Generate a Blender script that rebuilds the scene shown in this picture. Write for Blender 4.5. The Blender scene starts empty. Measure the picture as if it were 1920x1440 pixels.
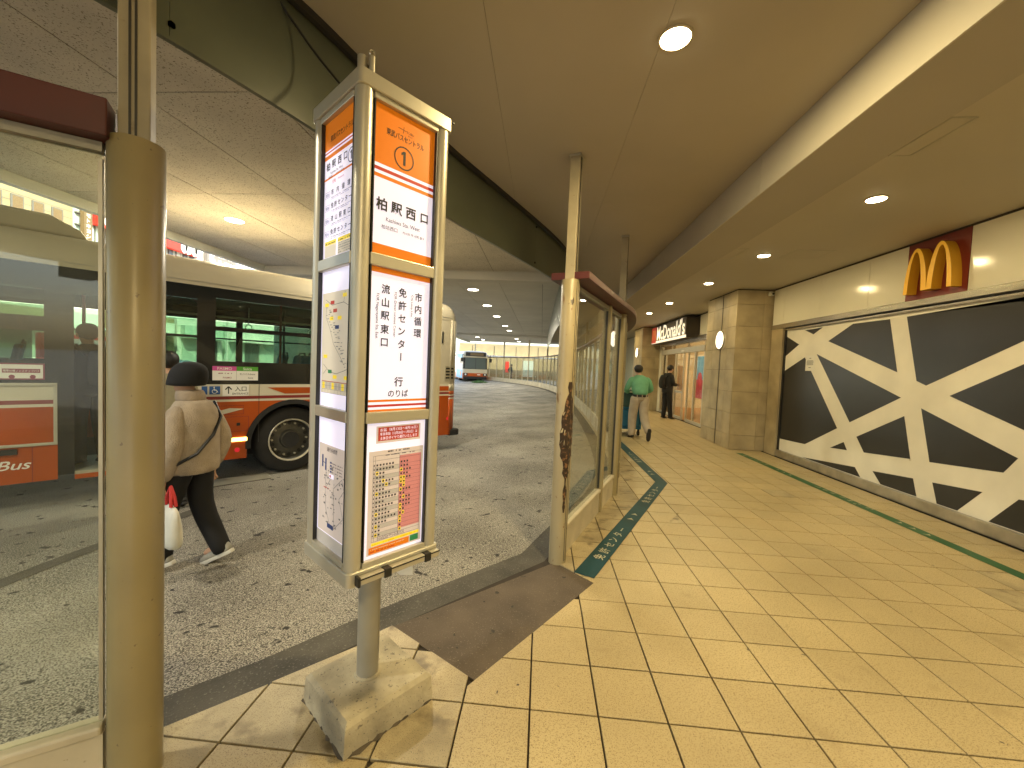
import bpy, bmesh, math, random
from mathutils import Vector, Matrix
random.seed(7)
SC = bpy.context.scene
COL = SC.collection
R = math.radians
pi = math.pi

# ------------------------------------------------------------------ camera
H = 1.5
FPX, YAW, PITCH, ROLL = 759.4, .0714, .0442, .0435
def cam_rows():
    cy, sy = math.cos(YAW), math.sin(YAW); cp, sp = math.cos(PITCH), math.sin(PITCH); cr, sr = math.cos(ROLL), math.sin(ROLL)
    Rz = Matrix(((cy, sy, 0), (-sy, cy, 0), (0, 0, 1)))
    B = Matrix(((1, 0, 0), (0, 0, 1), (0, 1, 0)))
    Rp = Matrix(((1, 0, 0), (0, cp, sp), (0, -sp, cp)))
    Rr = Matrix(((cr, sr, 0), (-sr, cr, 0), (0, 0, 1)))
    return Rr @ Rp @ B @ Rz
CM = cam_rows()
cd = bpy.data.cameras.new('camera'); cam = bpy.data.objects.new('camera', cd); COL.objects.link(cam)
cd.sensor_width = 36; cd.lens = 36 * FPX / 1920; cd.clip_start = .05; cd.clip_end = 800
right, up, fwd = CM[0], CM[1], CM[2]
cam.matrix_world = Matrix(((right[0], up[0], -fwd[0], 0), (right[1], up[1], -fwd[1], 0), (right[2], up[2], -fwd[2], H), (0, 0, 0, 1)))
SC.camera = cam

# ------------------------------------------------------------------ world, sun, exposure
w = bpy.data.worlds.new('World'); SC.world = w; w.use_nodes = True
nt = w.node_tree; bg = nt.nodes['Background']
sky = nt.nodes.new('ShaderNodeTexSky'); sky.sky_type = 'NISHITA'; sky.sun_disc = False
sky.sun_elevation = R(42); sky.sun_rotation = R(120); sky.air_density = 1.2; sky.dust_density = 3
nt.links.new(sky.outputs[0], bg.inputs[0]); bg.inputs[1].default_value = .15
sd = bpy.data.lights.new('sun', 'SUN'); sd.energy = 2.8; sd.angle = R(.6); sd.color = (1, .93, .8)
sun = bpy.data.objects.new('sun', sd); COL.objects.link(sun)
sv = Vector((math.sin(R(120)) * math.cos(R(42)), math.cos(R(120)) * math.cos(R(42)), math.sin(R(42))))
sun.rotation_euler = (-sv).to_track_quat('-Z', 'Y').to_euler(); sun.location = (0, 0, 60)
vs = SC.view_settings; vs.view_transform = 'Standard'; vs.look = 'None'; vs.exposure = 2.2; vs.gamma = 1
SC.cycles.use_denoising = True
SC.cycles.max_bounces = 10; SC.cycles.diffuse_bounces = 5; SC.cycles.transparent_max_bounces = 24
SC.cycles.sample_clamp_indirect = 6; SC.cycles.caustics_reflective = False; SC.cycles.caustics_refractive = False
LAMP_W, LAMP_B = 4.9, 14.0          # downlight power in the passage / over the bus lane
WARM = (1, .77, .37); LANE = (1, .90, .68)

# ------------------------------------------------------------------ materials
MT = {}
def mat(name, col, rough=.6, metal=0., var=0., vs=3., speck=None, bump=0., bs=60., emit=0., spec=.5, coat=0., rnd=0., stretch=None, streak=None, world=False):
    """procedural surface: base colour, slow tone variation, speckle, fine relief, per-object variation"""
    m = bpy.data.materials.new(name); m.use_nodes = True; MT[name] = m
    t = m.node_tree; N = t.nodes; L = t.links; b = N['Principled BSDF']
    b.inputs['Roughness'].default_value = rough; b.inputs['Metallic'].default_value = metal
    b.inputs['Specular IOR Level'].default_value = spec; b.inputs['Coat Weight'].default_value = coat
    c4 = (*col, 1); b.inputs['Base Color'].default_value = c4
    out = None
    def coords(scale):
        tc = N.new('ShaderNodeTexCoord'); mp = N.new('ShaderNodeMapping')
        L.new((N.new('ShaderNodeNewGeometry').outputs['Position'] if world else tc.outputs['Object']), mp.inputs[0])
        if stretch: mp.inputs['Scale'].default_value = stretch
        return mp.outputs[0]
    if var or speck or bump or rnd or streak:
        src = coords(1)
        mix = N.new('ShaderNodeMixRGB'); mix.blend_type = 'MULTIPLY'; mix.inputs[0].default_value = 1; mix.inputs[1].default_value = c4
        nz = N.new('ShaderNodeTexNoise'); nz.inputs['Scale'].default_value = vs; nz.inputs['Detail'].default_value = 6
        L.new(src, nz.inputs['Vector'])
        rp = N.new('ShaderNodeValToRGB'); lo = max(0, 1 - var); rp.color_ramp.elements[0].position = .3; rp.color_ramp.elements[1].position = .7
        rp.color_ramp.elements[0].color = (lo, lo, lo, 1); rp.color_ramp.elements[1].color = (1 + var * .25,) * 3 + (1,)
        L.new(nz.outputs[0], rp.inputs[0]); L.new(rp.outputs[0], mix.inputs[2]); out = mix.outputs[0]
        if speck:      # (scale, threshold, colour, softness)
            for sc_, th, sc_col, soft in (speck if isinstance(speck[0], tuple) else (speck,)):
                n2 = N.new('ShaderNodeTexNoise'); n2.inputs['Scale'].default_value = sc_; n2.inputs['Detail'].default_value = 3
                L.new(src, n2.inputs['Vector'])
                r2 = N.new('ShaderNodeValToRGB'); r2.color_ramp.elements[0].position = th; r2.color_ramp.elements[1].position = th + soft
                r2.color_ramp.elements[0].color = (0, 0, 0, 1); r2.color_ramp.elements[1].color = (1, 1, 1, 1)
                L.new(n2.outputs[0], r2.inputs[0])
                m2 = N.new('ShaderNodeMixRGB'); m2.inputs[2].default_value = (*sc_col, 1)
                L.new(r2.outputs[0], m2.inputs[0]); L.new(out, m2.inputs[1]); out = m2.outputs[0]
        if streak:     # (colour, threshold, scale vector)
            scol, th, svec = streak
            tc = N.new('ShaderNodeTexCoord'); mp = N.new('ShaderNodeMapping'); mp.inputs['Scale'].default_value = svec
            L.new(tc.outputs['Object'], mp.inputs[0])
            n3 = N.new('ShaderNodeTexNoise'); n3.inputs['Scale'].default_value = 1; n3.inputs['Detail'].default_value = 5; L.new(mp.outputs[0], n3.inputs['Vector'])
            r3 = N.new('ShaderNodeValToRGB'); r3.color_ramp.elements[0].position = th; r3.color_ramp.elements[1].position = th + .12
            r3.color_ramp.elements[0].color = (0, 0, 0, 1); r3.color_ramp.elements[1].color = (.8, .8, .8, 1)
            L.new(n3.outputs[0], r3.inputs[0]); m3 = N.new('ShaderNodeMixRGB'); m3.inputs[2].default_value = (*scol, 1)
            L.new(r3.outputs[0], m3.inputs[0]); L.new(out, m3.inputs[1]); out = m3.outputs[0]
        if rnd:
            oi = N.new('ShaderNodeObjectInfo'); mr = N.new('ShaderNodeMapRange'); mr.inputs[3].default_value = 1 - rnd; mr.inputs[4].default_value = 1 + rnd * .5
            L.new(oi.outputs['Random'], mr.inputs[0]); hs = N.new('ShaderNodeHueSaturation'); L.new(mr.outputs[0], hs.inputs['Value']); L.new(out, hs.inputs['Color']); out = hs.outputs[0]
        L.new(out, b.inputs['Base Color'])
        if bump:
            n4 = N.new('ShaderNodeTexNoise'); n4.inputs['Scale'].default_value = bs; n4.inputs['Detail'].default_value = 4; L.new(src, n4.inputs['Vector'])
            bp = N.new('ShaderNodeBump'); bp.inputs['Strength'].default_value = bump; bp.inputs['Distance'].default_value = .01
            L.new(n4.outputs[0], bp.inputs['Height']); L.new(bp.outputs[0], b.inputs['Normal'])
    if emit:
        b.inputs['Emission Color'].default_value = c4; b.inputs['Emission Strength'].default_value = emit
        if out: L.new(out, b.inputs['Emission Color'])
    return m
def glass(name, tint=(1, 1, 1), rough=.0, refl=1.0, dirt=0., dirt_col=(.5, .48, .42), ds=2.):
    """thin pane: fresnel reflection over tinted see-through, with a dusty film"""
    m = bpy.data.materials.new(name); m.use_nodes = True; MT[name] = m
    t = m.node_tree; N = t.nodes; L = t.links; N.remove(N['Principled BSDF']); o = N['Material Output']
    tr = N.new('ShaderNodeBsdfTransparent'); tr.inputs[0].default_value = (*tint, 1)
    gl = N.new('ShaderNodeBsdfGlossy'); gl.inputs['Roughness'].default_value = rough
    fr = N.new('ShaderNodeFresnel'); ge = N.new('ShaderNodeNewGeometry'); io = N.new('ShaderNodeMapRange')
    io.inputs[3].default_value = 1.45; io.inputs[4].default_value = 1 / 1.45; L.new(ge.outputs['Backfacing'], io.inputs[0]); L.new(io.outputs[0], fr.inputs[0])     # same reflection on both faces of the pane
    mu = N.new('ShaderNodeMath'); mu.operation = 'MULTIPLY'; mu.inputs[1].default_value = refl; L.new(fr.outputs[0], mu.inputs[0])
    mx = N.new('ShaderNodeMixShader'); L.new(mu.outputs[0], mx.inputs[0]); L.new(tr.outputs[0], mx.inputs[1]); L.new(gl.outputs[0], mx.inputs[2])
    last = mx.outputs[0]
    if dirt:
        tc = N.new('ShaderNodeTexCoord'); nz = N.new('ShaderNodeTexNoise'); nz.inputs['Scale'].default_value = ds; nz.inputs['Detail'].default_value = 8; nz.inputs['Roughness'].default_value = .65
        L.new(tc.outputs['Object'], nz.inputs['Vector'])
        mr = N.new('ShaderNodeMapRange'); mr.inputs[1].default_value = .3; mr.inputs[2].default_value = .8; mr.inputs[3].default_value = dirt * .5; mr.inputs[4].default_value = dirt * 1.7
        L.new(nz.outputs[0], mr.inputs[0])
        df = N.new('ShaderNodeBsdfDiffuse'); df.inputs[0].default_value = (*dirt_col, 1)
        m2 = N.new('ShaderNodeMixShader'); L.new(mr.outputs[0], m2.inputs[0]); L.new(last, m2.inputs[1]); L.new(df.outputs[0], m2.inputs[2]); last = m2.outputs[0]
    L.new(last, o.inputs[0])
    return m
def asphalt():
    m = bpy.data.materials.new('asphalt'); m.use_nodes = True; MT['asphalt'] = m
    t = m.node_tree; N = t.nodes; L = t.links; b = N['Principled BSDF']; b.inputs['Roughness'].default_value = .72; b.inputs['Specular IOR Level'].default_value = .35
    tc = N.new('ShaderNodeTexCoord'); src = tc.outputs['Object']
    vo = N.new('ShaderNodeTexNoise'); vo.inputs['Scale'].default_value = 135; vo.inputs['Detail'].default_value = 2.5; L.new(src, vo.inputs['Vector'])
    big = N.new('ShaderNodeTexNoise'); big.inputs['Scale'].default_value = .9; big.inputs['Detail'].default_value = 6; L.new(src, big.inputs['Vector'])
    add = N.new('ShaderNodeMath'); add.operation = 'MULTIPLY_ADD'; add.inputs[1].default_value = .32; L.new(big.outputs[0], add.inputs[0]); L.new(vo.outputs[0], add.inputs[2])
    rp = N.new('ShaderNodeValToRGB'); e = rp.color_ramp.elements
    e[0].position = .525; e[0].color = (.045, .041, .034, 1); e[1].position = .75; e[1].color = (.47, .44, .37, 1)
    mid = e.new(.635); mid.color = (.205, .19, .157, 1)
    L.new(add.outputs[0], rp.inputs[0])
    sp = N.new('ShaderNodeTexNoise'); sp.inputs['Scale'].default_value = 9; sp.inputs['Detail'].default_value = 2; L.new(src, sp.inputs['Vector'])
    r2 = N.new('ShaderNodeValToRGB'); r2.color_ramp.elements[0].position = .66; r2.color_ramp.elements[1].position = .7; r2.color_ramp.elements[0].color = (0, 0, 0, 1)
    L.new(sp.outputs[0], r2.inputs[0])
    mx = N.new('ShaderNodeMixRGB'); mx.inputs[2].default_value = (.03, .028, .024, 1); L.new(r2.outputs[0], mx.inputs[0]); L.new(rp.outputs[0], mx.inputs[1])
    # dark drip line worn into the lane
    L.new(mx.outputs[0], b.inputs['Base Color'])
    bp = N.new('ShaderNodeBump'); bp.inputs['Strength'].default_value = .8; bp.inputs['Distance'].default_value = .012; L.new(vo.outputs[0], bp.inputs['Height']); L.new(bp.outputs[0], b.inputs['Normal'])
    return m
asphalt()
mat('tile', (.50, .405, .225), .40, var=.2, vs=1.1, speck=((110, .56, (.36, .28, .145), .06), (210, .60, (.16, .115, .055), .04), (2.6, .64, (.32, .25, .135), .14), (17, .735, (.08, .06, .04), .012)), bump=.12, bs=160, rnd=.07, world=True)
mat('tile_dirty', (.49, .41, .25), .5, var=.42, vs=3, speck=((130, .57, (.34, .27, .16), .06), (240, .60, (.15, .12, .075), .05), (7, .55, (.17, .135, .08), .14)), bump=.15, bs=120, rnd=.12, world=True)
mat('grout', (.035, .026, .017), .9, var=.4, vs=8)
mat('gutter', (.085, .078, .062), .85, var=.45, vs=4, speck=(90, .6, (.16, .15, .12), .08), bump=.5, bs=90)
mat('slab', (.105, .080, .056), .8, var=.35, vs=3.5, speck=((11, .68, (.03, .025, .02), .02), (130, .62, (.19, .15, .11), .08)), bump=.35, bs=120)
mat('concrete', (.45, .395, .27), .85, var=.5, vs=6, speck=((26, .66, (.15, .13, .10), .06), (120, .66, (.10, .09, .07), .03)), bump=.35, bs=50)
mat('ceil', (.475, .425, .335), .75, var=.10, vs=.9, speck=(1.6, .72, (.42, .36, .26), .15))
mat('ceil_shop', (.50, .455, .37), .7, var=.05, vs=.8)
mat('beam_white', (.55, .525, .45), .6, var=.08, vs=1.5)
mat('beam', (.41, .37, .30), .65, var=.06, vs=1.)
mat('lane_panel', (.56, .51, .42), .8, var=.2, vs=1.2, speck=((75, .60, (.17, .14, .095), .05), (30, .66, (.19, .155, .105), .05)), bump=.25, bs=80, rnd=.07)
mat('lane_panel_clean', (.64, .61, .53), .8, var=.10, vs=1.2, rnd=.06)
mat('joint', (.05, .04, .03), .9)
mat('green_glass', (.105, .118, .082), .28, var=.3, vs=1.5, spec=.6)
mat('dark_trim', (.025, .022, .018), .5)
mat('post_paint', (.32, .26, .13), .34, var=.16, vs=3, speck=((38, .70, (.19, .14, .08), .03), (3.5, .62, (.30, .235, .115), .2)), bump=.05, bs=40, spec=.5)
mat('post_rust', (.36, .30, .175), .4, var=.25, vs=4, speck=((9, .64, (.16, .085, .03), .06), (16, .69, (.035, .02, .012), .03), (45, .68, (.22, .13, .06), .03)), bump=.2, bs=40, stretch=(1, 1, .45))
mat('rust', (.045, .026, .014), .95, var=.5, vs=25, speck=(40, .55, (.20, .10, .04), .1), bump=.6, bs=70)
mat('post_upper', (.38, .33, .22), .5, var=.25, vs=4, speck=(24, .68, (.24, .19, .12), .08))
mat('sill_paint', (.60, .53, .38), .45, var=.25, vs=4, speck=(30, .68, (.25, .19, .11), .06))
mat('red_cap', (.085, .016, .011), .45, var=.2, vs=3)
mat('alu', (.53, .50, .41), .38, metal=.45, var=.06, vs=6)
mat('alu_dull', (.50, .47, .38), .42, metal=.5, var=.15, vs=6)
mat('pole_grey', (.33, .31, .25), .45, metal=.2, var=.12, vs=6)
mat('steel', (.66, .62, .54), .25, metal=.9, var=.15, vs=3, stretch=(6, .4, 1))
mat('black', (.012, .012, .012), .45)
mat('rubber', (.016, .015, .014), .8, var=.3, vs=12); mat('rim_dark', (.10, .095, .08), .5, metal=.4, var=.3, vs=10)
mat('cream_panel', (.84, .81, .66), .12, spec=.35, var=.04, vs=1)
mat('stone', (.45, .365, .215), .5, var=.28, vs=3.2, speck=(60, .64, (.40, .32, .2), .12), bump=.06, bs=60, rnd=.10)
mat('stone_core', (.20, .15, .09), .9)
mat('shutter_white', (.84, .80, .68), .5, var=.12, vs=2.2, speck=(5, .73, (.55, .48, .34), .05))
mat('shutter_dark', (.030, .028, .025), .33, var=.2, vs=2)
mat('base_metal', (.5, .45, .35), .35, metal=.7, var=.3, vs=5, stretch=(4, 1, 1))
mat('logo_red', (.21, .028, .016), .45, var=.08)
mat('logo_yellow', (.86, .45, .015), .42, emit=.03)
mat('logo_side', (.62, .33, .02), .5)
mat('sign_brown', (.055, .042, .03), .5)
mat('sign_white', (.95, .87, .66), .5, emit=.19)
mat('sign_red', (.55, .035, .02), .5, emit=.08)
mat('lamp_glow', (1, .83, .52), .5, emit=9)
mat('lane_glow', (1, .92, .74), .5, emit=4)
mat('disc_glow', (1, .88, .66), .5, emit=.8)
mat('lamp_trim', (.45, .38, .26), .4)
mat('tape_blue', (.014, .060, .075), .6, spec=.25, var=.25, vs=5, speck=(70, .67, (.035, .08, .085), .05))
mat('tape_green', (.018, .105, .035), .5, var=.2, vs=5)
mat('tape_white', (.46, .44, .32), .6, var=.3, vs=20)
glass('pane', (.94, .96, .93), refl=1, dirt=.02)
glass('pane_dusty', (.90, .93, .88), refl=.8, dirt=.035, dirt_col=(.5, .5, .44))
glass('bus_glass', (.58, .69, .60), refl=.8, dirt=.012)
glass('door_glass', (.92, .93, .9), refl=.9, dirt=.02)
glass('sign_glass', (1, 1, 1), refl=.8)
# backlit print on the stop sign
mat('pr_white', (.84, .80, 1.0), .35, emit=.125, var=.05, vs=4)
mat('pr_orange', (.72, .19, .006), .35, emit=0.061)
mat('pr_red', (.42, .03, .015), .4, emit=0.090)
mat('pr_black', (.012, .011, .010), .4)
mat('pr_grey', (.16, .16, .17), .4)
mat('pr_yellow', (.80, .62, .03), .4, emit=0.107)
mat('pr_paper', (.66, .60, .50), .5, emit=0.070)
mat('pr_paper2', (.58, .50, .46), .5, emit=0.082)
mat('pr_stripe', (.45, .42, .39), .5, emit=0.061)
mat('pr_pink', (.56, .22, .22), .5, emit=0.066)
mat('pr_notice', (.44, .055, .03), .5, emit=0.066)
mat('pr_blue', (.03, .06, .22), .5, emit=0.016)
mat('pr_green', (.03, .25, .10), .5, emit=0.025)
mat('pr_line', (.07, .06, .07), .5)
mat('paper', (.80, .78, .70), .7, var=.05)
# vehicles
mat('bus_cream', (.52, .46, .33), .3, coat=.25, var=.05, vs=2)
mat('bus_white', (.62, .57, .44), .3, coat=.4)
mat('bus_orange', (.46, .075, .003), .30, coat=.2, var=.22, vs=2.2)
mat('bus_redline', (.22, .02, .02), .3)
mat('bus_black', (.010, .010, .010), .16, coat=.3)
mat('bus_interior', (.06, .06, .055), .7)
mat('seat_blue', (.05, .18, .30), .8)
mat('rail_red', (.30, .05, .03), .4)
mat('amber', (1, .62, .12), .3, emit=1.6)
mat('led', (1, .93, .6), .3, emit=2.6)
mat('stk_white', (.82, .80, .74), .4); mat('stk_pink', (.62, .08, .32), .4); mat('stk_green', (.08, .33, .03), .4); mat('stk_maroon', (.25, .03, .06), .4); mat('stk_blue', (.02, .09, .28), .4)
mat('ad_blue', (.06, .42, .70), .35); mat('ad_pale', (.7, .74, .74), .4); mat('ad_orange', (.8, .32, .05), .4)
mat('car_paint', (.48, .62, .66), .25, coat=.6); mat('lamp_red', (.55, .02, .03), .25, emit=.15); mat('headlamp', (.8, .8, .75), .15)
# people
mat('skin', (.50, .30, .20), .55, var=.08, vs=20)
mat('fleece', (.40, .325, .245), .95, var=.22, vs=14, bump=.9, bs=130)
mat('fleece_collar', (.34, .27, .20), .95, var=.2, vs=14, bump=.9, bs=130)
mat('trouser_black', (.007, .0065, .007), .85, var=.3, vs=9)
mat('hat_black', (.007, .007, .008), .9, bump=.3, bs=150)
mat('shoe_grey', (.33, .32, .28), .6, var=.3, vs=18); mat('shoe_sole', (.62, .60, .54), .7); mat('shoe_dark', (.018, .016, .015), .6)
mat('tote', (.66, .64, .56), .8, var=.15, vs=9); mat('handle_red', (.50, .03, .03), .7)
mat('shirt_green', (.15, .40, .24), .8, var=.12, vs=12); mat('chino', (.44, .37, .28), .85, var=.16, vs=8)
mat('hair', (.012, .010, .009), .55, bump=.4, bs=90); mat('belt', (.02, .016, .013), .5)
mat('jacket_black', (.016, .015, .015), .85, var=.3, vs=8); mat('jacket_olive', (.30, .26, .16), .9, var=.2, vs=9)
mat('cart_blue', (.02, .15, .26), .5); mat('cart_box', (.045, .10, .09), .6)
# outside
mat('brick_cream', (.34, .285, .15), .8, var=.15, vs=1.2); mat('facade_white', (.80, .78, .70), .8, var=.1, vs=.8); mat('facade_grey', (.15, .145, .125), .8, var=.12, vs=.9)
mat('facade_green', (.52, .62, .52), .7, var=.12, vs=1); mat('win_tan', (.17, .115, .05), .6); mat('win_dark', (.10, .12, .11), .15); mat('sign_shop_red', (.62, .03, .015), .5, emit=.1)
mat('ground_out', (.24, .23, .20), .85, var=.2, vs=.6); mat('pier_white', (.70, .70, .64), .8, var=.12, vs=1.6); mat('pipe', (.26, .24, .19), .5)
mat('leaf', (.06, .16, .03), .7, var=.4, vs=30); mat('bark', (.12, .09, .06), .9)
mat('poster_blue', (.20, .42, .50), .4, var=.35, vs=4, emit=.12); mat('poster_red', (.50, .03, .035), .4, emit=.1); mat('shop_glow', (1, .74, .36), .6, emit=1.6, var=.5, vs=1.6); mat('shop_floor', (.42, .22, .08), .5)
mat('dirt', (.10, .078, .05), .95, var=.5, vs=20)

# ------------------------------------------------------------------ mesh building
class MB:
    def __init__(s): s.v = []; s.f = []; s.m = []
    def add(s, vs_, fs, mi=0):
        o = len(s.v); s.v += [tuple(p) for p in vs_]; s.f += [tuple(i + o for i in f) for f in fs]; s.m += [mi] * len(fs); return s
    def box(s, x0, x1, y0, y1, z0, z1, mi=0):
        return s.add([(x0, y0, z0), (x1, y0, z0), (x1, y1, z0), (x0, y1, z0), (x0, y0, z1), (x1, y0, z1), (x1, y1, z1), (x0, y1, z1)],
                     [(0, 3, 2, 1), (4, 5, 6, 7), (0, 1, 5, 4), (1, 2, 6, 5), (2, 3, 7, 6), (3, 0, 4, 7)], mi)
    def obox(s, c, ax, ay, az, mi=0):
        c, ax, ay, az = Vector(c), Vector(ax), Vector(ay), Vector(az); P = []
        for k in (-1, 1):
            for i, j in ((-1, -1), (1, -1), (1, 1), (-1, 1)): P.append(c + ax * i + ay * j + az * k)
        return s.add(P, [(0, 3, 2, 1), (4, 5, 6, 7), (0, 1, 5, 4), (1, 2, 6, 5), (2, 3, 7, 6), (3, 0, 4, 7)], mi)
    def prism(s, poly, z0, z1, mi=0, zt=None):
        n = len(poly)
        if sum(poly[i][0] * poly[(i + 1) % n][1] - poly[(i + 1) % n][0] * poly[i][1] for i in range(n)) < 0: poly = poly[::-1]
        return s.add([(x, y, z0) for x, y in poly] + [(x, y, z1) for x, y in poly],
                     [tuple(range(n))[::-1], tuple(range(n, 2 * n))] + [(i, (i + 1) % n, n + (i + 1) % n, n + i) for i in range(n)], mi)
    def quad(s, a, b, c, d, mi=0): return s.add([a, b, c, d], [(0, 1, 2, 3)], mi)
    def slab(s, poly3, off, mi=0):
        """polygon in space given a thickness along off"""
        n = len(poly3); o = Vector(off); P = [Vector(p) for p in poly3]
        return s.add(P + [p + o for p in P], [tuple(range(n))[::-1], tuple(range(n, 2 * n))] + [(i, (i + 1) % n, n + (i + 1) % n, n + i) for i in range(n)], mi)
    def tube(s, pts, rad, n=10, mi=0, cap=True):
        pts = [Vector(p) for p in pts]; k = len(pts); rr = rad if isinstance(rad, (list, tuple)) else [rad] * k
        V = []; prev = None
        for i, p in enumerate(pts):
            d = (pts[min(i + 1, k - 1)] - pts[max(i - 1, 0)]).normalized()
            if prev is None: a = d.orthogonal().normalized()
            else: a = (prev - d * prev.dot(d)).normalized()
            prev = a; b = d.cross(a)
            for j in range(n):
                t = 2 * pi * j / n; V.append(p + (a * math.cos(t) + b * math.sin(t)) * rr[i])
        F = [(i * n + j, i * n + (j + 1) % n, (i + 1) * n + (j + 1) % n, (i + 1) * n + j) for i in range(k - 1) for j in range(n)]
        if cap: F += [tuple(range(n))[::-1], tuple(range((k - 1) * n, k * n))]
        return s.add(V, F, mi)
    def cyl(s, x, y, z0, z1, r, n=20, mi=0, r1=None): return s.tube([(x, y, z0), (x, y, z1)], [r, r if r1 is None else r1], n, mi)
    def loft(s, rings, mi=0, cap=True):
        n = len(rings[0]); V = [p for r in rings for p in r]; k = len(rings)
        F = [(i * n + j, i * n + (j + 1) % n, (i + 1) * n + (j + 1) % n, (i + 1) * n + j) for i in range(k - 1) for j in range(n)]
        if cap: F += [tuple(range(n))[::-1], tuple(range((k - 1) * n, k * n))]
        return s.add(V, F, mi)
    def oval(s, rings, n=16, mi=0):      # (z, cx, cy, rx, ry)
        return s.loft([[(cx + rx * math.cos(2 * pi * j / n), cy + ry * math.sin(2 * pi * j / n), z) for j in range(n)] for z, cx, cy, rx, ry in rings], mi)
    def ball(s, c, rx, ry, rz, n=16, k=10, mi=0):
        R_ = []
        for i in range(1, k):
            t = pi * i / k - pi / 2; R_.append((c[2] + rz * math.sin(t), c[0], c[1], rx * math.cos(t), ry * math.cos(t)))
        return s.oval(R_, n, mi)
    def shift(s, d): s.v = [(x + d[0], y + d[1], z + d[2]) for x, y, z in s.v]; return s
    def build(s, name, mats, parent=None, smooth=False, bevel=0, world=False, sub=0, kind=None, label=None, solid=0, angle=40):
        if world and parent: s.shift([-c for c in rootloc(parent)])
        me = bpy.data.meshes.new(name); me.from_pydata(s.v, [], s.f)
        mats = mats if isinstance(mats, (list, tuple)) else [mats]
        for m in mats: me.materials.append(MT[m])
        for p, i in zip(me.polygons, s.m): p.material_index = i
        me.update()
        if smooth: finish_smooth(me, angle)
        return link(name, me, parent, bevel, sub, kind, label, solid)
def finish_smooth(me, angle=40):
    me.polygons.foreach_set('use_smooth', [True] * len(me.polygons))
    if angle: me.set_sharp_from_angle(angle=R(angle))
def link(name, me, parent=None, bevel=0, sub=0, kind=None, label=None, solid=0):
    o = bpy.data.objects.new(name, me); COL.objects.link(o); o.parent = parent
    if solid: md = o.modifiers.new('solid', 'SOLIDIFY'); md.thickness = solid; md.offset = 0
    if bevel: md = o.modifiers.new('bevel', 'BEVEL'); md.width = bevel; md.segments = 2; md.limit_method = 'ANGLE'
    if sub: md = o.modifiers.new('sub', 'SUBSURF'); md.levels = sub; md.render_levels = sub
    if kind: o['kind'] = kind
    if label: o['label'] = label
    return o
def rootloc(o):
    p = Vector((0, 0, 0))
    while o: p += Vector(o.location); o = o.parent
    return p
def thing(name, label, cat, loc=(0, 0, 0), rotz=0, group=None):
    o = bpy.data.objects.new(name, None); COL.objects.link(o); o.location = loc; o.rotation_euler = (0, 0, rotz); o.empty_display_size = .2
    o['label'] = label; o['category'] = cat
    if group: o['group'] = group
    return o
def tag(o, label, cat, group=None):
    o['label'] = label; o['category'] = cat
    if group: o['group'] = group
    return o
def recentre(o, p):
    """put a mesh object's origin at p without moving its shape"""
    o.data.transform(Matrix.Translation(-Vector(p))); o.location = p; return o
def struct(o): o['kind'] = 'structure'; return o
def clip(poly, a, b):
    """keep the part of poly left of the line a->b"""
    out = []; n = len(poly)
    side = lambda p: (b[0] - a[0]) * (p[1] - a[1]) - (b[1] - a[1]) * (p[0] - a[0])
    for i in range(n):
        p, q = poly[i], poly[(i + 1) % n]; sp, sq = side(p), side(q)
        if sp >= 0: out.append(p)
        if (sp > 0 and sq < 0) or (sp < 0 and sq > 0):
            t = sp / (sp - sq); out.append((p[0] + (q[0] - p[0]) * t, p[1] + (q[1] - p[1]) * t))
    return out
def area(poly): n = len(poly); return abs(sum(poly[i][0] * poly[(i + 1) % n][1] - poly[(i + 1) % n][0] * poly[i][1] for i in range(n))) / 2
def smooth_path(pts, n=6):
    out = []
    for i in range(len(pts) - 1):
        p0, p1, p2, p3 = (Vector(pts[max(i - 1, 0)]), Vector(pts[i]), Vector(pts[i + 1]), Vector(pts[min(i + 2, len(pts) - 1)]))
        for k in range(n):
            t = k / n; out.append(.5 * ((2 * p1) + (p2 - p0) * t + (2 * p0 - 5 * p1 + 4 * p2 - p3) * t * t + (3 * p1 - p0 - 3 * p2 + p3) * t ** 3))
    out.append(Vector(pts[-1])); return out
def offset_path(pts, d):
    out = []
    for i, p in enumerate(pts):
        t = (pts[min(i + 1, len(pts) - 1)] - pts[max(i - 1, 0)]).normalized(); out.append(p + Vector((-t.y, t.x)) * d)
    return out
TX = {}
def text2d(s, bold=0.):
    """outline of a string at size 1, centred: verts and faces in 2-D, plus width"""
    k = (s, bold)
    if k not in TX:
        c = bpy.data.curves.new('t', 'FONT'); c.body = s; c.size = 1; c.offset = bold; c.resolution_u = 3; c.align_x = 'LEFT'
        o = bpy.data.objects.new('t', c); me = o.to_mesh()
        V = [(v.co.x, v.co.y) for v in me.vertices]; F = [tuple(p.vertices) for p in me.polygons]; o.to_mesh_clear()
        bpy.data.objects.remove(o); bpy.data.curves.remove(c)
        if V:
            x0, x1 = min(a for a, _ in V), max(a for a, _ in V); y0, y1 = min(b for _, b in V), max(b for _, b in V)
            V = [(a - (x0 + x1) / 2, b - (y0 + y1) / 2) for a, b in V]
        else: x0 = x1 = y0 = y1 = 0
        TX[k] = (V, F, x1 - x0, y1 - y0)
    return TX[k]
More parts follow.
